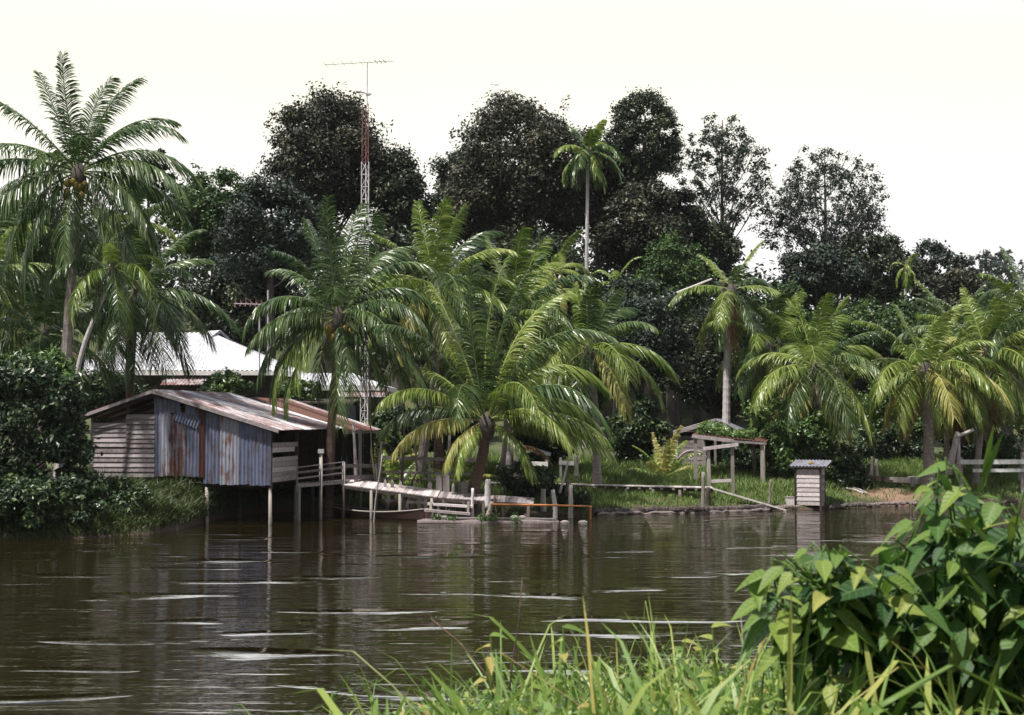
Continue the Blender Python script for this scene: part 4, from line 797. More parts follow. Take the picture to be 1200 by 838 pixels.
# steps
stp = thing('landing_steps', 'pair of white bench like planks forming steps to the water', 'steps', P(527, 605, 49.6))
for (xa, ya, xb, yb_) in ((501, 591, 554, 594.5), (497, 598.5, 551, 603)):
    mb = MB(); a, b_ = P(xa, ya, 49.5 if ya > 595 else 49.9), P(xb, yb_, 49.5 if ya > 595 else 49.9); mb.slab([a + [0, 0, .05], b_ + [0, 0, .05], b_ + [0, .28, .05], a + [0, .28, .05]], .08); mb.build('tread', M['wood_white'], stp)
for x_ in (504, 548):
    mb = MB(); mb.bar(P(x_, 613, 49.7), P(x_ + 1, 588, 49.9), .08, .06); mb.build('post', M['wood_post'], stp)
# raft / floating slab
raft = thing('floating_raft', 'long low grey raft lying in the water before the landing', 'raft', P(580, 612, 48.9))
for i in range(6):
    mb = MB(); y_ = 48.5 + i * .24; a, b_ = P(489 + i * 3, 600, y_), P((645, 655, 628, 650, 640, 636)[i], 600, y_ + .5)
    n_ = 14; pp = [[a[0] + (b_[0] - a[0]) * t, a[1] + (b_[1] - a[1]) * t, .05 - .055 * t + .01 * math.sin(t * 9 + i)] for t in np.linspace(0, 1, n_)]; mb.tube(np.array(pp) - [0, 0, .03], [(.085 + .02 * math.sin(k * 1.3 + i)) * rnd.uniform(.85, 1.15) for k in range(n_)], 8); mb.build('log', M['wood_shore'], raft, smooth=False)
mb = MB(); a, b_ = P(520, 600, 48.9), P(650, 600, 49.3); mb.slab([[a[0], a[1], .15], [b_[0], b_[1], .09], [b_[0], b_[1] + .4, .09], [a[0], a[1] + .6, .15]], .04); mb.build('top_plank', M['wood'], raft)
rk = random.Random(3)
for i, x_ in enumerate((520, 603, 612, 662, 683)):
    mb = MB(); q = P(x_, 606, 49.0); q[2] = .17 if x_ < 650 else .0; s_ = rk.uniform(.06, .12); th = np.linspace(-1, 1, 5); mb.tube([q + [s_ * 1.6 * t, 0, 0] for t in th], [s_ * math.sqrt(max(.05, 1 - t * t)) * .7 for t in th], 6)
    single(mb, 'stone', M['concrete'], ('small grey stone at the left on the raft', 'pale stone near the middle of the raft', 'second pale stone near the middle of the raft', 'grey stone in the water past the raft end', 'grey stone in the water below the orange pipe bend')[i], 'stone', q, 'stones at the waterline', smooth=False)
for i, (x_, lb) in enumerate(((512, 'small green weed tuft at the left end of the raft'), (529, 'green weed tuft growing on the raft below the steps'), (566, 'small weed tuft growing mid raft below the pale post'), (578, 'leafy weed tuft on the raft right of the pale post'), (604, 'tiny weed tuft between the stones on the raft'))):
    q = P(x_, 606, 48.75); q[2] = .06; k_ = 60; mb = MB(); V, Q, T, A = blades(q + rng.normal(0, .09, (k_, 3)) * [1, .6, 0], np.full(k_, .30 if i != 4 else .18), .022, .5); mb.add(V, Q, T, var=A); nn = rng.normal(0, .5, (40, 3)) + [0, -.3, .8]; nn /= np.linalg.norm(nn, axis=1)[:, None]; mb.leaves(q + rng.normal(0, .1, (40, 3)) + [0, 0, .12], nn, .09, .5)
    single(mb, 'weed_tuft', M['bush'], lb, 'weed', q, 'weeds growing on the raft')
# moored boat
bt = thing('moored_boat', 'long low dark red wooden boat moored under the walkway', 'boat', (P(445, 600, 51)[0], 51, 0))
a, b_ = P(384, 600, 52.8), P(500, 600, 49.9); a[2] = b_[2] = 0; ax_ = b_ - a; Ln = np.linalg.norm(ax_); ax_ /= Ln; sd_ = np.array([-ax_[1], ax_[0], 0]); V = []; n_ = 15
for i in range(n_):
    t = i / (n_ - 1); wd = .42 * math.sin(math.pi * (.06 + .88 * t)) ** .6; sh = .22 + .16 * (2 * t - 1) ** 2 ; p = a + ax_ * Ln * t
    for s_, z_ in ((-1, sh), (-.8, .03), (-.4, -.12), (0, -.15), (.4, -.12), (.8, .03), (1, sh)): V.append(p + sd_ * s_ * wd + Z3 * z_)
    for s_, z_ in ((.93, sh - .01), (.5, 0.02), (0, -.02), (-.5, .02), (-.93, sh - .01)): V.append(p + sd_ * s_ * wd + Z3 * z_)
mb = MB(); mb.add(V, [[i * 12 + k, i * 12 + (k + 1) % 12, (i + 1) * 12 + (k + 1) % 12, (i + 1) * 12 + k] for i in range(n_ - 1) for k in range(12)]); mb.build('hull', M['hull'], bt, smooth=False)
for sg in (-1, 1):
    mb = MB(); mb.tube([a + ax_ * Ln * t + sd_ * sg * .43 * math.sin(math.pi * (.06 + .88 * t)) ** .6 + Z3 * (.23 + .16 * (2 * t - 1) ** 2) for t in np.linspace(0, 1, 15)], .022, 5); mb.build('gunwale', M['wood_post'], bt)
for t in (.3, .6):
    mb = MB(); p = a + ax_ * Ln * t; mb.bar(p - sd_ * .38 + Z3 * .16, p + sd_ * .38 + Z3 * .16, .2, .03); mb.build('thwart', M['wood_dark'], bt)
# orange pipe
mb = MB(); mb.tube([P(575, 591, 50.0), P(600, 591.5, 50.05), P(640, 592, 50.15), P(690, 593.5, 50.3)], .035, 8); q = P(692, 594, 50.3)
mb.tube([q + [-.02, 0, .0], q + [0, 0, -.03], [q[0], q[1], .2], [q[0], q[1], -.5]], .035, 8); mb.tube([q + [-.08, 0, 0], q + [.05, 0, -.01]], .05, 8)
single(mb, 'water_pipe', M['pipe'], 'orange water pipe running level over the river then bending down', 'pipe', q, smooth=True)
# old tyre hanging on the railing end
mb = MB(); c = P(450, 528, 54.2); th = np.linspace(-.3, 2.6, 14); mb.tube([c + [.28 * math.cos(t), .02 * math.sin(3 * t), .22 * math.sin(t)] for t in th], [.05 + .03 * math.sin(math.pi * i / 13) for i in range(14)], 8); single(mb, 'tyre_piece', M['rubber_shade'], 'curved piece of black tyre hooked over the railing end', 'tyre', c, smooth=True)

# withered stumps and frond, small pale fence behind
for x0_, y0_, x1_, y1_, r_, lb in ((592, 550, 598, 519, .14, 'pale leaning stump left of the withered frond'), (606, 563, 604, 526, .17, 'thick white stump under the withered frond'), (620, 556, 618, 536, .12, 'short pale stump right of the white stumps')):
    mb = MB(); a, b_ = P(x0_, y0_, 55.2), P(x1_, y1_, 55.2); a[2] = G(a[0], a[1]) - .1; mb.tube([a, (a + b_) / 2 + [.03, 0, 0], b_ - [0, 0, .1], b_], [r_, r_ * .9, r_ * .8, r_ * .3], 8); single(mb, 'stump', M['wood_white'], lb, 'stump', a, 'pale dead stumps', smooth=True)
mb_ = frond_mesh(P(600, 524, 54.8), (1, -.15, .22), 1.9, .9, 1.0, .06, .7, 26); single(mb_, 'fallen_frond', M['frond_dead'], 'withered brown frond draped over the white stumps', 'palm frond', P(606, 545, 54.8))
bf = thing('board_fence', 'low white board fence in the grass right of the stumps', 'fence', P(650, 560, 58))
for (xa, ya, xb, yb_) in ((617, 543, 642, 544), (655, 542, 678, 543.5)):
    mb = MB(); mb.bar(P(xa, ya, 58), P(xb, yb_, 58), .04, .17); mb.build('rail', M['paint_white'], bf)
for x_ in (619, 641, 657, 676):
    mb = MB(); q = P(x_, 536, 58.05); mb.bar([q[0], q[1], G(q[0], q[1]) - .1], q, .1, .08); mb.build('post', M['wood_white'], bf)
mb = MB(); q = P(632, 531, 60); mb.slab([q + [-.35, 0, .1], q + [.45, 0, -.1], q + [.5, .5, 0], q + [-.3, .5, .25]], .04); single(mb, 'roof_scrap', M['tin_white'], 'scrap of white roofing sheet leaning behind the stumps', 'sheet', q)

# ------------------------------------------------------------------ boardwalk
bw = thing('boardwalk', 'long low grey boardwalk over the grass, leading to the gate frame', 'boardwalk', P(760, 575, 56.5))
a, b_ = P(574, 566, 57.0), P(836, 572, 55.2); mb = MB(); n_ = 52; Wd = np.array([.05, .85, 0])
for i in range(n_): p = a + (b_ - a) * (i + .5) / n_; mb.bar(p, p + Wd, np.linalg.norm(b_ - a) / n_ * .93, .035)
mb.build('deck', M['wood_white'], bw)
mb = MB(); mb.bar(a - Z3 * .085 + [0, .1, 0], b_ - Z3 * .085 + [0, .1, 0], .05, .13); mb.bar(a - Z3 * .085 + Wd * .9, b_ - Z3 * .085 + Wd * .9, .05, .13); mb.build('beam', M['wood_dark'], bw)
for i in range(20):
    t = (i + .5) / 20; p = a + (b_ - a) * t; mb = MB(); mb.bar(p - Z3 * .075 - [0, .02, 0], p - Z3 * .075 + Wd * .98, .10, .07); mb.build('joist', M['wood_post'], bw)
for i in range(9):
    t = .03 + i * .118; p = a + (b_ - a) * t + np.array([0, .06, 0]); mb = MB(); g_ = G(p[0], p[1]) - .3; mb.tube([[p[0], p[1], g_], p - Z3 * .1], .065, 7); mb.build('post', M['wood_post'], bw)
mb = MB(); mb.bar(P(835, 572.5, 55.2), P(921, 598, 55.0), .22, .05); single(mb, 'ramp_plank', M['wood_white'], 'long plank sloping from the boardwalk end down to the water', 'plank', P(921, 598, 55.0))
gt = thing('gate_frame', 'bare wooden gate frame of two posts and a white top beam', 'frame', P(845, 575, 57))
for x0_, x1_, y1_ in ((831, 830, 528), (859, 858, 525)):
    mb = MB(); q = P(x1_, y1_, 57); p = P(x0_, 575, 57); p[2] = G(p[0], p[1]) - .1; mb.bar(p, q, .13, .1); mb.build('post', M['wood_post'], gt)
mb = MB(); mb.bar(P(824, 526, 56.9), P(865, 521, 56.9), .12, .13); mb.build('top_beam', M['wood_white'], gt)
mb = MB(); mb.bar(P(832, 564, 57), P(858, 563, 57), .05, .12); mb.build('lower_rail', M['wood_white'], gt)
cn = thing('canopy', 'flat rusty tin canopy on posts with green vines on top', 'canopy', P(855, 560, 60.5))
a, b_ = P(811, 509, 59.6), P(898, 518, 59.6); c, d_ = P(888, 511, 62.5), P(822, 503, 62.5)
mb = MB(); ux = b_ - a; W_ = np.linalg.norm(ux); mb.corr(a, ux / W_, (d_ - a) / np.linalg.norm(d_ - a), W_, 2.9, .15, .02); mb.build('roof_sheet', M['tin_roof_red'], cn)
mb = MB(); mb.bar(a - Z3 * .07, a + ux * .56 - Z3 * .10, .05, .15); mb.build('fascia_board', M['wood_white'], cn)
mb = MB(); mb.bar(a + ux * .5 - Z3 * .12, b_ - Z3 * .07, .06, .09); mb.bar(d_ - Z3 * .08, c - Z3 * .08, .06, .09); mb.build('beam', M['wood'], cn)
for q, dn in ((P(815, 512, 59.7), 0), (P(893, 519, 59.7), 0), (P(825, 508, 62.3), 0), (P(884, 514, 62.3), 0)):
    mb = MB(); mb.bar([q[0], q[1], G(q[0], q[1]) - .1], q - Z3 * .06, .13, .1); mb.build('post', M['wood_post'], cn)
mb = MB(); k = 1500; cx_ = rng.uniform(0.05, .8, k); C3 = (a + ux * cx_[:, None] + (d_ - a) * rng.uniform(.1, 1, k)[:, None]); C3[:, 2] += rng.uniform(0, 1, k) * .38 * np.clip(np.sin(cx_ * 9) * .4 + .8, .1, 1.1)
nn = rng.normal(0, .5, (k, 3)) + [0, -.3, .8]; nn /= np.linalg.norm(nn, axis=1)[:, None]; mb.leaves(C3, nn, .17, .7); mb.build('vines', M['bush'], cn)
sh = thing('broken_shack', 'grey gabled plank shack with sagging roof behind the gate frame', 'shack', P(835, 545, 66))
ap, le, re_ = P(838, 491, 65), P(789, 505, 65), P(884, 511, 65); bk = np.array([.9, 4.5, 0])
for s_, e_, mt in ((ap, le, 'wood_white'), (ap, re_, 'tin_pale')):
    mb = MB(); dv = e_ - s_; Ls = np.linalg.norm(dv); bl = np.linalg.norm(bk); mb.corr(s_, bk / bl, dv / Ls, bl, Ls, .2, .015); mb.build('roof_slope', M[mt], sh)
    mb = MB(); mb.bar(s_ - Z3 * .1 - [0, .03, 0], e_ - Z3 * .1 - [0, .03, 0], .05, .16); mb.build('barge_board', M['wood_white'], sh)
mb = MB(); zb = 1.3
for i in range(8):
    z_ = zb + i * .19; mb.bar([P(793, 500, 65)[0], 65.1, z_], [P(826, 500, 65)[0], 65.1, z_ + rnd.uniform(-.02, .02)], .03, .17)
mb.build('wall_boards', M['wood'], sh)
mb = MB()
for (xa, ya), (xb, yb_) in (((P(793, 500, 65)[0], 65.2), (P(793, 500, 65)[0] + .8, 69)), ((P(793, 500, 65)[0] + .8, 69), (P(880, 500, 65)[0] + .8, 69)), ((P(880, 500, 65)[0], 65.2), (P(880, 500, 65)[0] + .8, 69))):
    mb.add([(xa, ya, 1), (xb, yb_, 1), (xb, yb_, 2.85), (xa, ya, 2.85)], [[0, 1, 2, 3]])
mb.build('side_walls', M['wood_dark'], sh)
for x_ in (793, 838, 880):
    mb = MB(); q = P(x_, 500, 65.1); mb.bar([q[0], 65.1, 1], [q[0], 65.1, 2.8 if x_ != 838 else 3.3], .1, .1); mb.build('post', M['wood_post'], sh)
mb = MB(); th = np.linspace(.4, 2.7, 10); c = P(812, 548, 64); mb.tube([c + [.75 * math.cos(t), 0, .75 * math.sin(t)] for t in th], .05, 6); single(mb, 'bent_branch', M['wood_white'], 'pale bent branch arching before the shack wall', 'branch', c, smooth=True)

# outhouse
oh = thing('outhouse', 'small white board outhouse with tilted tin roof at the water edge', 'outhouse', P(945, 597, 55.8))
an = R(21); fx = np.array([math.cos(an), -math.sin(an), 0]); fy = np.array([math.sin(an), math.cos(an), 0]); o0 = P(932.5, 597, 56.0); o0[2] = .1; Wf, Df, Hf = .95, .95, 1.5
def boards(par, p, dx, wdt, hgt, nrm, mat, nm, nb=9):
    mb = MB(); hh = hgt / nb
    for i in range(nb):
        z0 = i * hh; a = p + Z3 * z0; c = a + dx * wdt; j = rnd.uniform(-.006, .006)
        mb.add([a + nrm * .03, c + nrm * (.03 + j), c + nrm * .008 + Z3 * (hh - .006), a + nrm * .008 + Z3 * (hh - .006), a - nrm * .01, c - nrm * .01, c - nrm * .01 + Z3 * (hh - .006), a - nrm * .01 + Z3 * (hh - .006)],
               [[0, 1, 2, 3], [7, 6, 5, 4], [0, 4, 5, 1], [3, 2, 6, 7], [0, 3, 7, 4], [1, 5, 6, 2]])
    mb.build(nm, M[mat], par)
boards(oh, o0 + Z3 * .06, fx, Wf, Hf - .12, -fy, 'wood_white', 'front_wall', 8); boards(oh, o0 + fx * Wf + Z3 * .02, fy, Df, Hf, fx, 'wood', 'side_wall', 10)
boards(oh, o0 + fy * Df, fx, Wf, Hf, fy, 'wood', 'back_wall'); boards(oh, o0, fy, Df, Hf, -fx, 'wood', 'side_wall')
mb = MB()
for (i, j) in ((0, 0), (1, 0), (1, 1), (0, 1)): p = o0 + fx * Wf * i + fy * Df * j; mb.bar(p - Z3 * .6, p + Z3 * (Hf + .06), .08, .08)
mb.bar(o0 + fy * .02 + Z3 * (Hf - .02), o0 + fy * .02 + fx * Wf + Z3 * (Hf - .02), .05, .07); mb.build('frame', M['wood_dark'], oh)
rf = MB(); ra = o0 - fx * .22 - fy * .14 + Z3 * (Hf + .06); rf.corr(ra, fx, (fy * 1.45 + Z3 * .20) / math.hypot(1.45, .20), Wf + .5, 1.46, .13, .018); rf.build('roof', M['tin_pale'], oh)
rf = MB(); rf.slab([ra - Z3 * .02, ra + fx * (Wf + .5) - Z3 * .02, ra + fx * (Wf + .5) + fy * 1.4 + Z3 * .16, ra + fy * 1.4 + Z3 * .16], .05); rf.build('roof_boards', M['wood_dark'], oh)
q = o0 + fx * .55 + fy * .3 + Z3 * (Hf + .15); mb = MB(); mb.tube([q + [-.1, 0, 0], q + [0, 0, .03], q + [.1, 0, 0]], [.03, .07, .02], 6); single(mb, 'stone', M['coco'], 'small yellowish stone weighing down the outhouse roof', 'stone', q)
mb = MB(); q = P(925.5, 597, 55.9); q[2] = .08; mb.bar(q, q + Z3 * .38, .3, .3, up=(0, 1, 0)); mb.bar(q + Z3 * .38, q + Z3 * .40, .33, .33, up=(0, 1, 0)); single(mb, 'wooden_box', M['wood_white'], 'small low wooden box left of the outhouse', 'box', q)

# shore logs
for i, (xa, xb, r_, z_, lb) in enumerate(((694, 760, .14, .12, 'dark shore log nearest the orange pipe'), (745, 822, .16, .14, 'shore log in front of the boardwalk posts'), (815, 900, .15, .14, 'shore log under the ramp plank'), (890, 935, .12, .10, 'short shore log left of the outhouse'),
        (970, 1022, .12, .10, 'dark shore log right of the outhouse'), (1015, 1075, .11, .1, 'thin shore log under the red earth'), (1068, 1190, .11, .1, 'long shore log behind the near leaves'), (700, 900, .09, .02, 'long half sunken log along the shore'))):
    def shp(px):
        for dd_ in np.arange(51, 62, .1):
            p = P(px, 600, dd_)
            if G(p[0], dd_) > -.02: return np.array([p[0], dd_ - .12, z_])
    a, b_ = shp(xa), shp(xb); ym = [shp(xa + (xb - xa) * t) for t in np.linspace(0, 1, 9)]; mb = MB(); pp = [p * .4 + (a + (b_ - a) * t) * .6 + [0, -.18 if i == 7 else 0, .02 * math.sin(7 * t + i)] for p, t in zip(ym, np.linspace(0, 1, 9))]
    A9 = np.array(pp); tt9 = np.linspace(0, 8, 40); A9 = np.stack([np.interp(tt9, range(9), A9[:, c_]) for c_ in range(3)], 1) + rng.normal(0, .022, (40, 3)); mb.tube(A9, r_ * .62 * (1 + rng.normal(0, .16, 40)), 7); single(mb, 'shore_log', M['wood_shore'], lb, 'log', pp[4], 'logs edging the shore') if True else single(mb, 'shore_log', M['wood' if i % 2 == 0 else 'wood_dark'], lb, 'log', pp[4], 'logs edging the shore', smooth=True)
# planks and block in the grass at right
q = P(1078, 566, 61); mb = MB(); mb.bar(P(1066, 563, 61), P(1092, 562, 61), .6, .32); single(mb, 'concrete_block', M['concrete'], 'pale flat concrete block in the grass at right', 'block', q)
mb = MB(); mb.bar(P(1008, 557, 61.2), P(1040, 561, 61.2), .5, .14); mb.bar(P(1012, 560, 60.9), P(1045, 564, 61), .4, .1); single(mb, 'old_planks', M['wood_dark'], 'rotten dark planks lying by the two short posts', 'planks', P(1025, 562, 61))
mb = MB(); mb.bar(P(1044, 562, 61.2), P(1066, 563, 61.2), .5, .2); single(mb, 'concrete_slab', M['concrete'], 'low grey slab between the planks and the pale block', 'slab', P(1055, 564, 61.2))
for a_, b2_, lb in (((992, 574), (1012, 590), 'pale dry branch lying on the earth right of the outhouse'), ((1000, 583), (1017, 578), 'short dry branch crossing the longer one')):
    mb = MB(); p, q = P(*a_, 60), P(*b2_, 59); p[2] = G(p[0], p[1]) + .15; q[2] = G(q[0], q[1]) + .06; mb.tube([p, (p + q) / 2 + [0, 0, .04], q], .035, 6); single(mb, 'dry_branch', M['wood_white'], lb, 'branch', q)
# white fence at right
wf = thing('white_fence', 'thick two rail white fence at the right edge', 'fence', P(1165, 555, 60.5))
for (xa, ya, xb, yb_, hh) in ((1122, 541.5, 1262, 541, .19), (1140, 551.5, 1262, 551, .14)):
    mb = MB(); mb.bar(P(xa, ya, 60.5), P(xb, yb_, 60.5), .06, hh); mb.build('rail', M['paint_white'], wf)
for x_ in (1126, 1198, 1258):
    mb = MB(); q = P(x_, 536 if x_ != 1198 else 530, 60.6); mb.bar([q[0], q[1], G(q[0], q[1]) - .1], q, .14, .1); mb.build('post', M['wood_white'], wf)
ds = thing('dead_stump', 'pale forked dead stump with a broken side arm near the white fence', 'stump', P(1116, 555, 59.6))
mb = MB(); mb.tube([P(1112, 556, 59.6), P(1117, 530, 59.6), P(1122, 506, 59.6)], [.15, .13, .1], 8); mb.tube([P(1123, 556, 59.6), P(1123, 530, 59.65), P(1123, 510, 59.6)], [.1, .09, .08], 8); mb.build('trunk', M['wood_white'], ds, smooth=True)
mb = MB(); mb.tube([P(1121, 512, 59.5), P(1130, 508, 59.5), P(1141, 503.5, 59.4)], [.07, .065, .07], 8); mb.build('side_arm', M['wood_white'], ds, smooth=True)
mb = MB(); mb.tube([P(745, 358, 74), P(790, 345, 74.5), P(834, 327, 75)], [.10, .08, .05], 6); single(mb, 'bare_bough', M['bark_pale'], 'bare pale bough slanting across the dark forest right of the tall areca', 'branch', P(745, 358, 74))

# ------------------------------------------------------------------ grass on the far bank and the left slope
k = 95000; X = rng.uniform(-7, 26, k); s_ = rng.uniform(0, 1, k) ** 1.1 * 15 + .03; Y = np.interp(X, SHx, SHy) + s_
pt = np.hypot(X - 15.2, Y - 59.4) + rng.normal(0, .5, k); keep = (pt > 2.2) | (rng.random(k) < .12); X, Y, s_ = X[keep], Y[keep], s_[keep]
C = np.stack([X, Y, ground_z(X, Y) - .03], 1); hv = .16 + .34 * np.clip(s_ / 4, 0, 1) * (1 + .6 * np.sin(X * 1.3) * np.sin(Y * .9)); mb = MB(); V, Q, T, A = blades(C, hv, .035); mb.add(V, Q, T, var=A)
o = kind(mb.build('bank_grass', M['grass']), 'stuff'); tag(o, 'green grass covering the far bank behind the shore logs', 'grass')
k = 42000; X = rng.uniform(-19, -9.9, k); s_ = rng.uniform(0, 1, k) * 7 + .05; Y = np.interp(X, SHx, SHy) + s_; keep = rng.random(k) < np.clip((X + 16.5) / 4, .25, 1); X, Y, s_ = X[keep], Y[keep], s_[keep]
C = np.stack([X, Y, ground_z(X, Y) - .03], 1); mb = MB(); V, Q, T, A = blades(C, (.22 + .55 * np.clip(s_ / 2.5, 0, 1)) * (1 + .45 * np.sin(X * 2.1) * np.sin(Y * 1.7)), .05, .6); mb.add(V, Q, T, var=A)
o = kind(mb.build('slope_grass', M['weeds']), 'stuff'); tag(o, 'tall weedy grass on the left bank slope below the hut', 'grass')

# ------------------------------------------------------------------ near bank: reeds, weeds, leafy shrub
k = 5600; PX = 1200 * rng.random(k) ** .62 * 1.15 - 60; D = rng.uniform(3.9, 7.6, k); base = np.stack([(PX - 600) / F * D, D, np.zeros(k)], 1)
base[:, 2] = ground_z(base[:, 0], base[:, 1]) - .02
topy = np.interp(PX, [-60, 300, 380, 440, 520, 600, 760, 860, 960, 1300], [930, 890, 868, 842, 806, 790, 774, 768, 790, 815]) + rng.normal(0, 24, k)
zt = CZ - (topy - HOR) / F * D; hh = zt - base[:, 2]; keep = (hh > .15) & (hh < 1.5); base, hh = base[keep], hh[keep]
mb = MB(); cl_ = .5 + .5 * np.sin(base[:, 0] * 5.1 + 2 * np.sin(base[:, 1] * 2.3)); V, Q, T, A = blades(base, hh * 1.12 * (.72 + .34 * cl_), .008 + .016 * rng.random(len(hh)) ** 2, .42, 6, var=np.clip(rng.normal(.45, .26, len(hh)) + .2 * (cl_ - .5), 0, 1)); mb.add(V, Q, T, var=A)
jj = rng.integers(0, len(hh), 5200); b2 = base[jj] + rng.normal(0, .12, (5200, 3)) * [1, 1, 0]; V, Q, T, A = blades(b2, hh[jj] * rng.uniform(.35, .85, 5200), .006, .8, 5); mb.add(V, Q, T, var=A)
jj = rng.integers(0, len(hh), 900); V, Q, T, A = blades(base[jj] - [0, .3, 0], hh[jj] * 1.12, .032, .38, 7, var=np.clip(rng.normal(.62, .2, 900), 0, 1)); mb.add(V, Q, T, var=A)
jj = rng.integers(0, len(hh), 9000); b2 = base[jj] + rng.normal(0, .12, (9000, 3)) * [1, 1, 0]; b2[:, 2] += hh[jj] * rng.uniform(.25, .85, 9000); nn = rng.normal(0, .6, (9000, 3)) + [0, -.3, .8]; nn /= np.linalg.norm(nn, axis=1)[:, None]; mb.leaves(b2, nn, .045, .45); o = kind(mb.build('near_grass', M['reed'], smooth=True), 'stuff'); tag(o, 'tall bright green grass on the near bank, slightly out of focus', 'grass')

def leaf_verts(c, t, nrm, L, W, fold=.25, droop=.35, rows=7):
    """heart shaped leaf: base at c, pointing t, upper side nrm"""
    s = np.cross(t, nrm); s /= np.linalg.norm(s); out = []; uv = []
    for i in range(rows + 1):
        u = i / rows; wd = W * .5 * (math.sin(math.pi * min(1, .04 + u ** .62 * .97)) ** .85) * (1 - .15 * u); mid = c + t * L * u - np.array([0, 0, 1]) * droop * L * u * u
        for k_, x in enumerate((-1, -.5, 0, .5, 1)): out.append(mid + s * wd * x + nrm * wd * fold * abs(x) ** 1.2 - t * (abs(x) * .06 * L if i == 0 else 0)); uv.append((x + 2, u + 1))
    return out, uv
lq = [[j * 5 + i, j * 5 + i + 1, (j + 1) * 5 + i + 1, (j + 1) * 5 + i] for j in range(7) for i in range(4)]
def big_leaf_mat(name, stops, vein):
    m = leaf_mat(name, stops, .5, .35, spec=.35); n = m.node_tree; b = n.nodes['Principled BSDF']
    a = n.nodes.new('ShaderNodeAttribute'); a.attribute_name = 'luv'; sp = n.nodes.new('ShaderNodeSeparateXYZ'); n.links.new(a.outputs['Vector'], sp.inputs[0])
    ab = math_(n, 'ABSOLUTE', math_(n, 'SUBTRACT', sp.outputs[0], 2).outputs[0], 0); md = n.nodes.new('ShaderNodeMapRange'); md.inputs[1].default_value = .07; md.inputs[2].default_value = .02; n.links.new(ab.outputs[0], md.inputs[0])
    sv = math_(n, 'SINE', math_(n, 'MULTIPLY', math_(n, 'SUBTRACT', sp.outputs[1], math_(n, 'MULTIPLY', ab.outputs[0], .16).outputs[0]).outputs[0], 44).outputs[0], 0)
    sm = n.nodes.new('ShaderNodeMapRange'); sm.inputs[1].default_value = .86; sm.inputs[2].default_value = 1.0; sm.inputs[4].default_value = .45; n.links.new(sv.outputs[0], sm.inputs[0])
    mxx = math_(n, 'MAXIMUM', md.outputs[0], sm.outputs[0]); old = b.inputs['Base Color'].links[0].from_socket; mm = n.nodes.new('ShaderNodeMix'); mm.data_type = 'RGBA'
    n.links.new(math_(n, 'MULTIPLY', mxx.outputs[0], .55).outputs[0], mm.inputs[0]); n.links.new(old, mm.inputs[6]); mm.inputs[7].default_value = (*vein, 1); n.links.new(mm.outputs[2], b.inputs['Base Color']); 
    bump(n, b, sv.outputs[0], .15, .004); return m
M['bigleaf'] = big_leaf_mat('broad_leaf_green', [(0, (.016, .055, .016)), (.4, (.045, .115, .028)), (.7, (.11, .20, .045)), (1, (.28, .34, .08))], (.22, .32, .12))
M['bigleaf_young'] = big_leaf_mat('broad_leaf_young', [(0, (.06, .13, .025)), (.5, (.16, .25, .045)), (.85, (.33, .36, .09)), (1, (.40, .30, .10))], (.5, .55, .2))
shr = thing('leafy_shrub', 'large broad leaved shrub in the right foreground, yellow green young tips', 'shrub', (P(1090, 800, 4.9)[0], 4.9, 1.9))
root_p = np.array([P(1110, 838, 5.0)[0], 5.0, 1.95]); stems = MB(); lf, ly = MB(), MB(); g = np.random.default_rng(5)
poly_x = [862, 900, 960, 1010, 1060, 1090, 1112, 1150, 1200, 1330]; poly_y = [655, 632, 612, 622, 598, 552, 536, 566, 562, 545]
tips = [((1108, 536), 4.55), ((1100, 548), 4.5), ((1118, 545), 4.6), ((1128, 560), 4.5), ((1170, 580), 4.5), ((1200, 575), 4.4), ((1092, 560), 4.6), ((1086, 590), 4.7), ((1140, 585), 4.7), ((1185, 590), 4.5), ((1175, 640), 4.4), ((880, 672), 4.7), ((905, 660), 4.6), ((940, 662), 4.6), ((985, 640), 4.5), ((1000, 655), 4.6), ((1050, 640), 4.7), ((1030, 672), 4.5),
        ((920, 700), 4.5), ((965, 705), 4.6), ((1230, 600), 4.6), ((1260, 660), 4.4), ((1075, 690), 4.4), ((1120, 650), 4.4)]
for i in range(16):
    px = g.uniform(872, 985); tips.append(((px, np.interp(px, poly_x, poly_y) + g.uniform(20, 75)), g.uniform(4.4, 4.9)))
for i in range(115):
    px = g.uniform(965, 1300); top = np.interp(px, poly_x, poly_y) + 22; py = top + (g.random() ** 1.25) * ((850 if px > 1000 else 800) - top); tips.append(((px, py), g.uniform(4.35, 5.5)))
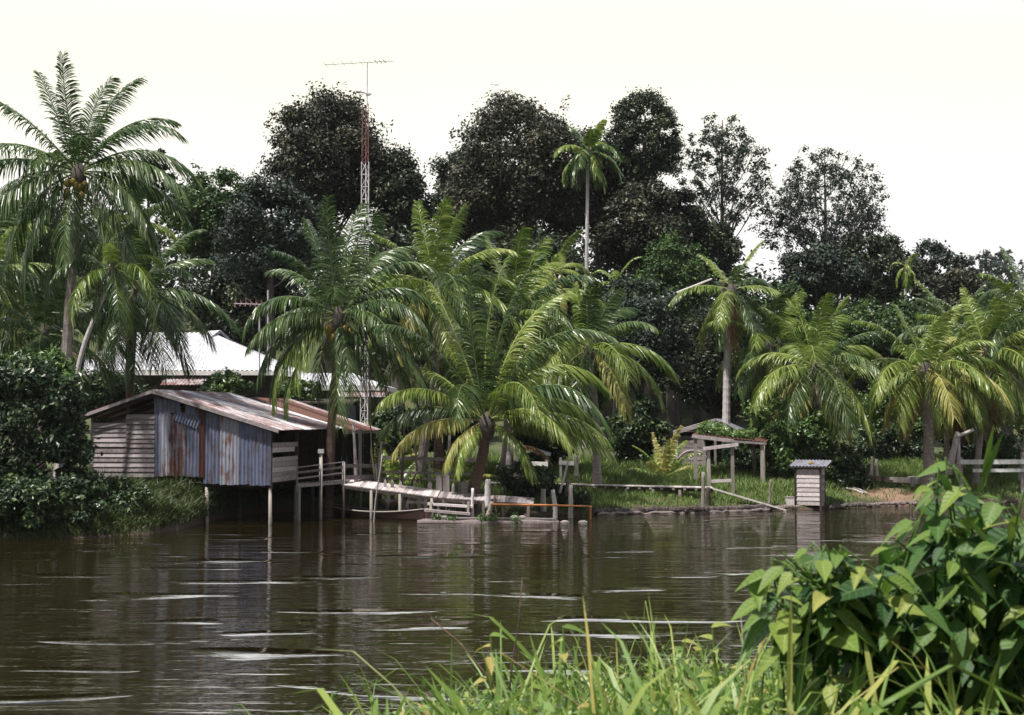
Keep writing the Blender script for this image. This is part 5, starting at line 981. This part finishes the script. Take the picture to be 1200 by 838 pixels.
for i, ((px, py), d) in enumerate(tips):
    e = P(px, py, d); b0 = root_p + np.array([g.uniform(-.45, .7), g.uniform(-.3, .4), 0]); 
    if px < 980: b0[0] -= .15
    mid = (b0 + e) / 2 + np.array([g.uniform(-.08, .08), g.uniform(-.08, .08), .22]); cur = [b0 * (1 - t) ** 2 + 2 * mid * t * (1 - t) + e * t * t for t in np.linspace(0, 1, 9)]
    stems.tube(cur, np.linspace(.009, .003, 9), 5, var=.6)
    cur = np.array(cur); n_l = 6
    for j in range(n_l):
        t = 1 - j * .055 - g.uniform(0, .02); f_ = t * 8; i0 = min(7, int(f_)); c = cur[i0] + (cur[min(8, i0 + 1)] - cur[i0]) * (f_ - i0); az = g.uniform(0, 6.28) if j else g.uniform(3.5, 5.5); az = j * 2.4 + i + g.normal(0, .3)
        tdir = np.array([math.cos(az), math.sin(az) * .8 - .15, g.uniform(-1.0, .15)]); tdir /= np.linalg.norm(tdir); up = np.array([g.normal(0, .25), -.35 + g.normal(0, .25), 1.]); up -= tdir * (up @ tdir); up /= np.linalg.norm(up)
        L_ = g.uniform(.075, .155) * (.75 if j < 2 else 1); pet = c + tdir * .03 ; V, uv = leaf_verts(pet, tdir, up, L_, L_ * g.uniform(.52, .72), g.uniform(.1, .45), g.uniform(.1, .5))
        young = (j < 3 and i < 44 and g.random() < .7) or g.random() < .2; tgt = ly if young else lf; tgt.add(V, lq, var=float(np.clip(g.normal(.42, .25), 0, 1)), uv=uv); stems.tube([c, pet], [.003, .002], 4, var=.6)
stems.build('stems', M['bush'], shr, smooth=True); lf.build('mature_leaves', M['bigleaf'], shr, smooth=True); ly.build('young_leaves', M['bigleaf_young'], shr, smooth=True)
# inner darker filler leaves deeper in the shrub
fl = MB(); g = np.random.default_rng(8)
for i in range(420):
    px = g.uniform(1030, 1330); top = np.interp(px, poly_x, poly_y) + 55; py = g.uniform(top, 880); c = P(px, py, g.uniform(4.9, 5.9)); tdir = g.normal(0, 1, 3) - [0, 0, .5]; tdir /= np.linalg.norm(tdir); up = np.array([g.normal(0, .4), -.3, 1.]); up -= tdir * (up @ tdir); up /= np.linalg.norm(up)
    V, uv = leaf_verts(c, tdir, up, .14, .09, .25, .3); fl.add(V, lq, var=float(g.uniform(0, .5)), uv=uv)
fl.build('inner_leaves', M['bigleaf'], shr, smooth=True)
# low weeds with small leaves in the grass, foreground
def weed(label, px, py, d, h, n, mat='bigleaf_young', ls=.06, nm='weed'):
    e = P(px, py, d); b0 = np.array([e[0] + rnd.uniform(-.05, .05), d, G(e[0], d)]); root = thing(nm, label, 'weed', b0, 'weeds in the near grass'); st = MB(); st.tube([b0, (b0 + e) / 2 + [.03, 0, 0], e], [.006, .005, .003], 5, var=.5); st.build('stem', M['reed'], root)
    mb = MB()
    for j in range(n):
        t = 1 - j / n * .45; c = b0 + (e - b0) * t; az = j * 2.4; td = np.array([math.cos(az), math.sin(az), rnd.uniform(-.2, .5)]); td /= np.linalg.norm(td); up = np.array([0, -.3, 1.]); up -= td * (up @ td); up /= np.linalg.norm(up)
        V, uv = leaf_verts(c, td, up, ls * rnd.uniform(.8, 1.6), ls * .6, .3, .4); mb.add(V, lq, var=rnd.random(), uv=uv)
    mb.build('leaves', M[mat], root, smooth=True)
for i, (px, py, lb) in enumerate(((575, 745, 'small yellow leaved weed left of the other weeds, by the dry stem'), (660, 735, 'yellow leaved weed rising in the grass left of middle'), (690, 790, 'low yellow weed deep in the grass'), (760, 770, 'leafy yellow green weed in the middle of the grass'), (800, 752, 'yellow weed with drooping leaves left of the foreground shrub'),
        (835, 735, 'thin yellow weed close to the left tip of the shrub'), (870, 775, 'bushy yellow weed below the left tip of the shrub'), (905, 790, 'low yellow weed under the shrub'), (730, 800, 'pale yellow weed low in the grass'), (625, 805, 'low leafy weed near the left end of the tall grass'), (1000, 825, 'yellow green weed below the shrub at the picture bottom'), (940, 830, 'yellow weed at the bottom edge left of the shrub stems'))):
    weed(lb, px, py, rnd.uniform(4.6, 5.6), 0, 9)
def stalk(label, pts, d, r, mat, name, cat):
    W = [P(x, y, d) for x, y in pts]; mb = MB(); mb.tube(W, np.linspace(r, r * .5, len(W)), 6); return single(mb, name, M[mat], label, cat, W[0], 'dry stems in the near grass', smooth=True)
stalk('reddish dry stem standing upright in the near grass', [(594, 838), (600, 780), (608, 730), (612, 678)], 5.0, .004, 'bark_palm_red', 'dry_weed', 'weed')
stalk('reddish dry stem leaning left in the near grass', [(585, 838), (570, 790), (535, 750), (505, 725)], 5.2, .004, 'bark_palm_red', 'dry_weed', 'weed')
stalk('thick dry brown stem at the foot of the shrub', [(962, 845), (958, 800), (952, 770), (975, 758)], 4.8, .011, 'bark_palm_red', 'dry_weed', 'weed')
stalk('thin pale grass stem rising alone left of the shrub', [(880, 838), (872, 770), (868, 720)], 5.2, .0022, 'bark_palm', 'dry_weed', 'weed')
# broad spear blades
sp_ = MB()
for (x0_, y0_, x1_, y1_, w_) in ((1152, 570, 1161, 497, .022), (1148, 575, 1172, 506, .026), (925, 850, 925, 690, .02), (930, 850, 950, 700, .02), (1120, 850, 1108, 770, .025), (1150, 850, 1170, 760, .022)):
    a, b_ = P(x0_, y0_, 4.35), P(x1_, y1_, 4.35); m_ = (a + b_) / 2; s3 = np.array([1, .3, 0]); V = []
    for t, ww in ((0, .6), (.3, 1), (.7, .7), (1, .02)): c = a + (b_ - a) * t + np.array([0, -.03 * t * t, 0]); V += [c - s3 * w_ * ww * .5, c + [0, .008 * ww, 0], c + s3 * w_ * ww * .5]
    sp_.add(V, [[j * 3 + i, j * 3 + i + 1, (j + 1) * 3 + i + 1, (j + 1) * 3 + i] for j in range(3) for i in range(2)])
sp_.build('spear_leaves', M['reed'], shr, smooth=True)
scene.render.resolution_x, scene.render.resolution_y = 1024, 715
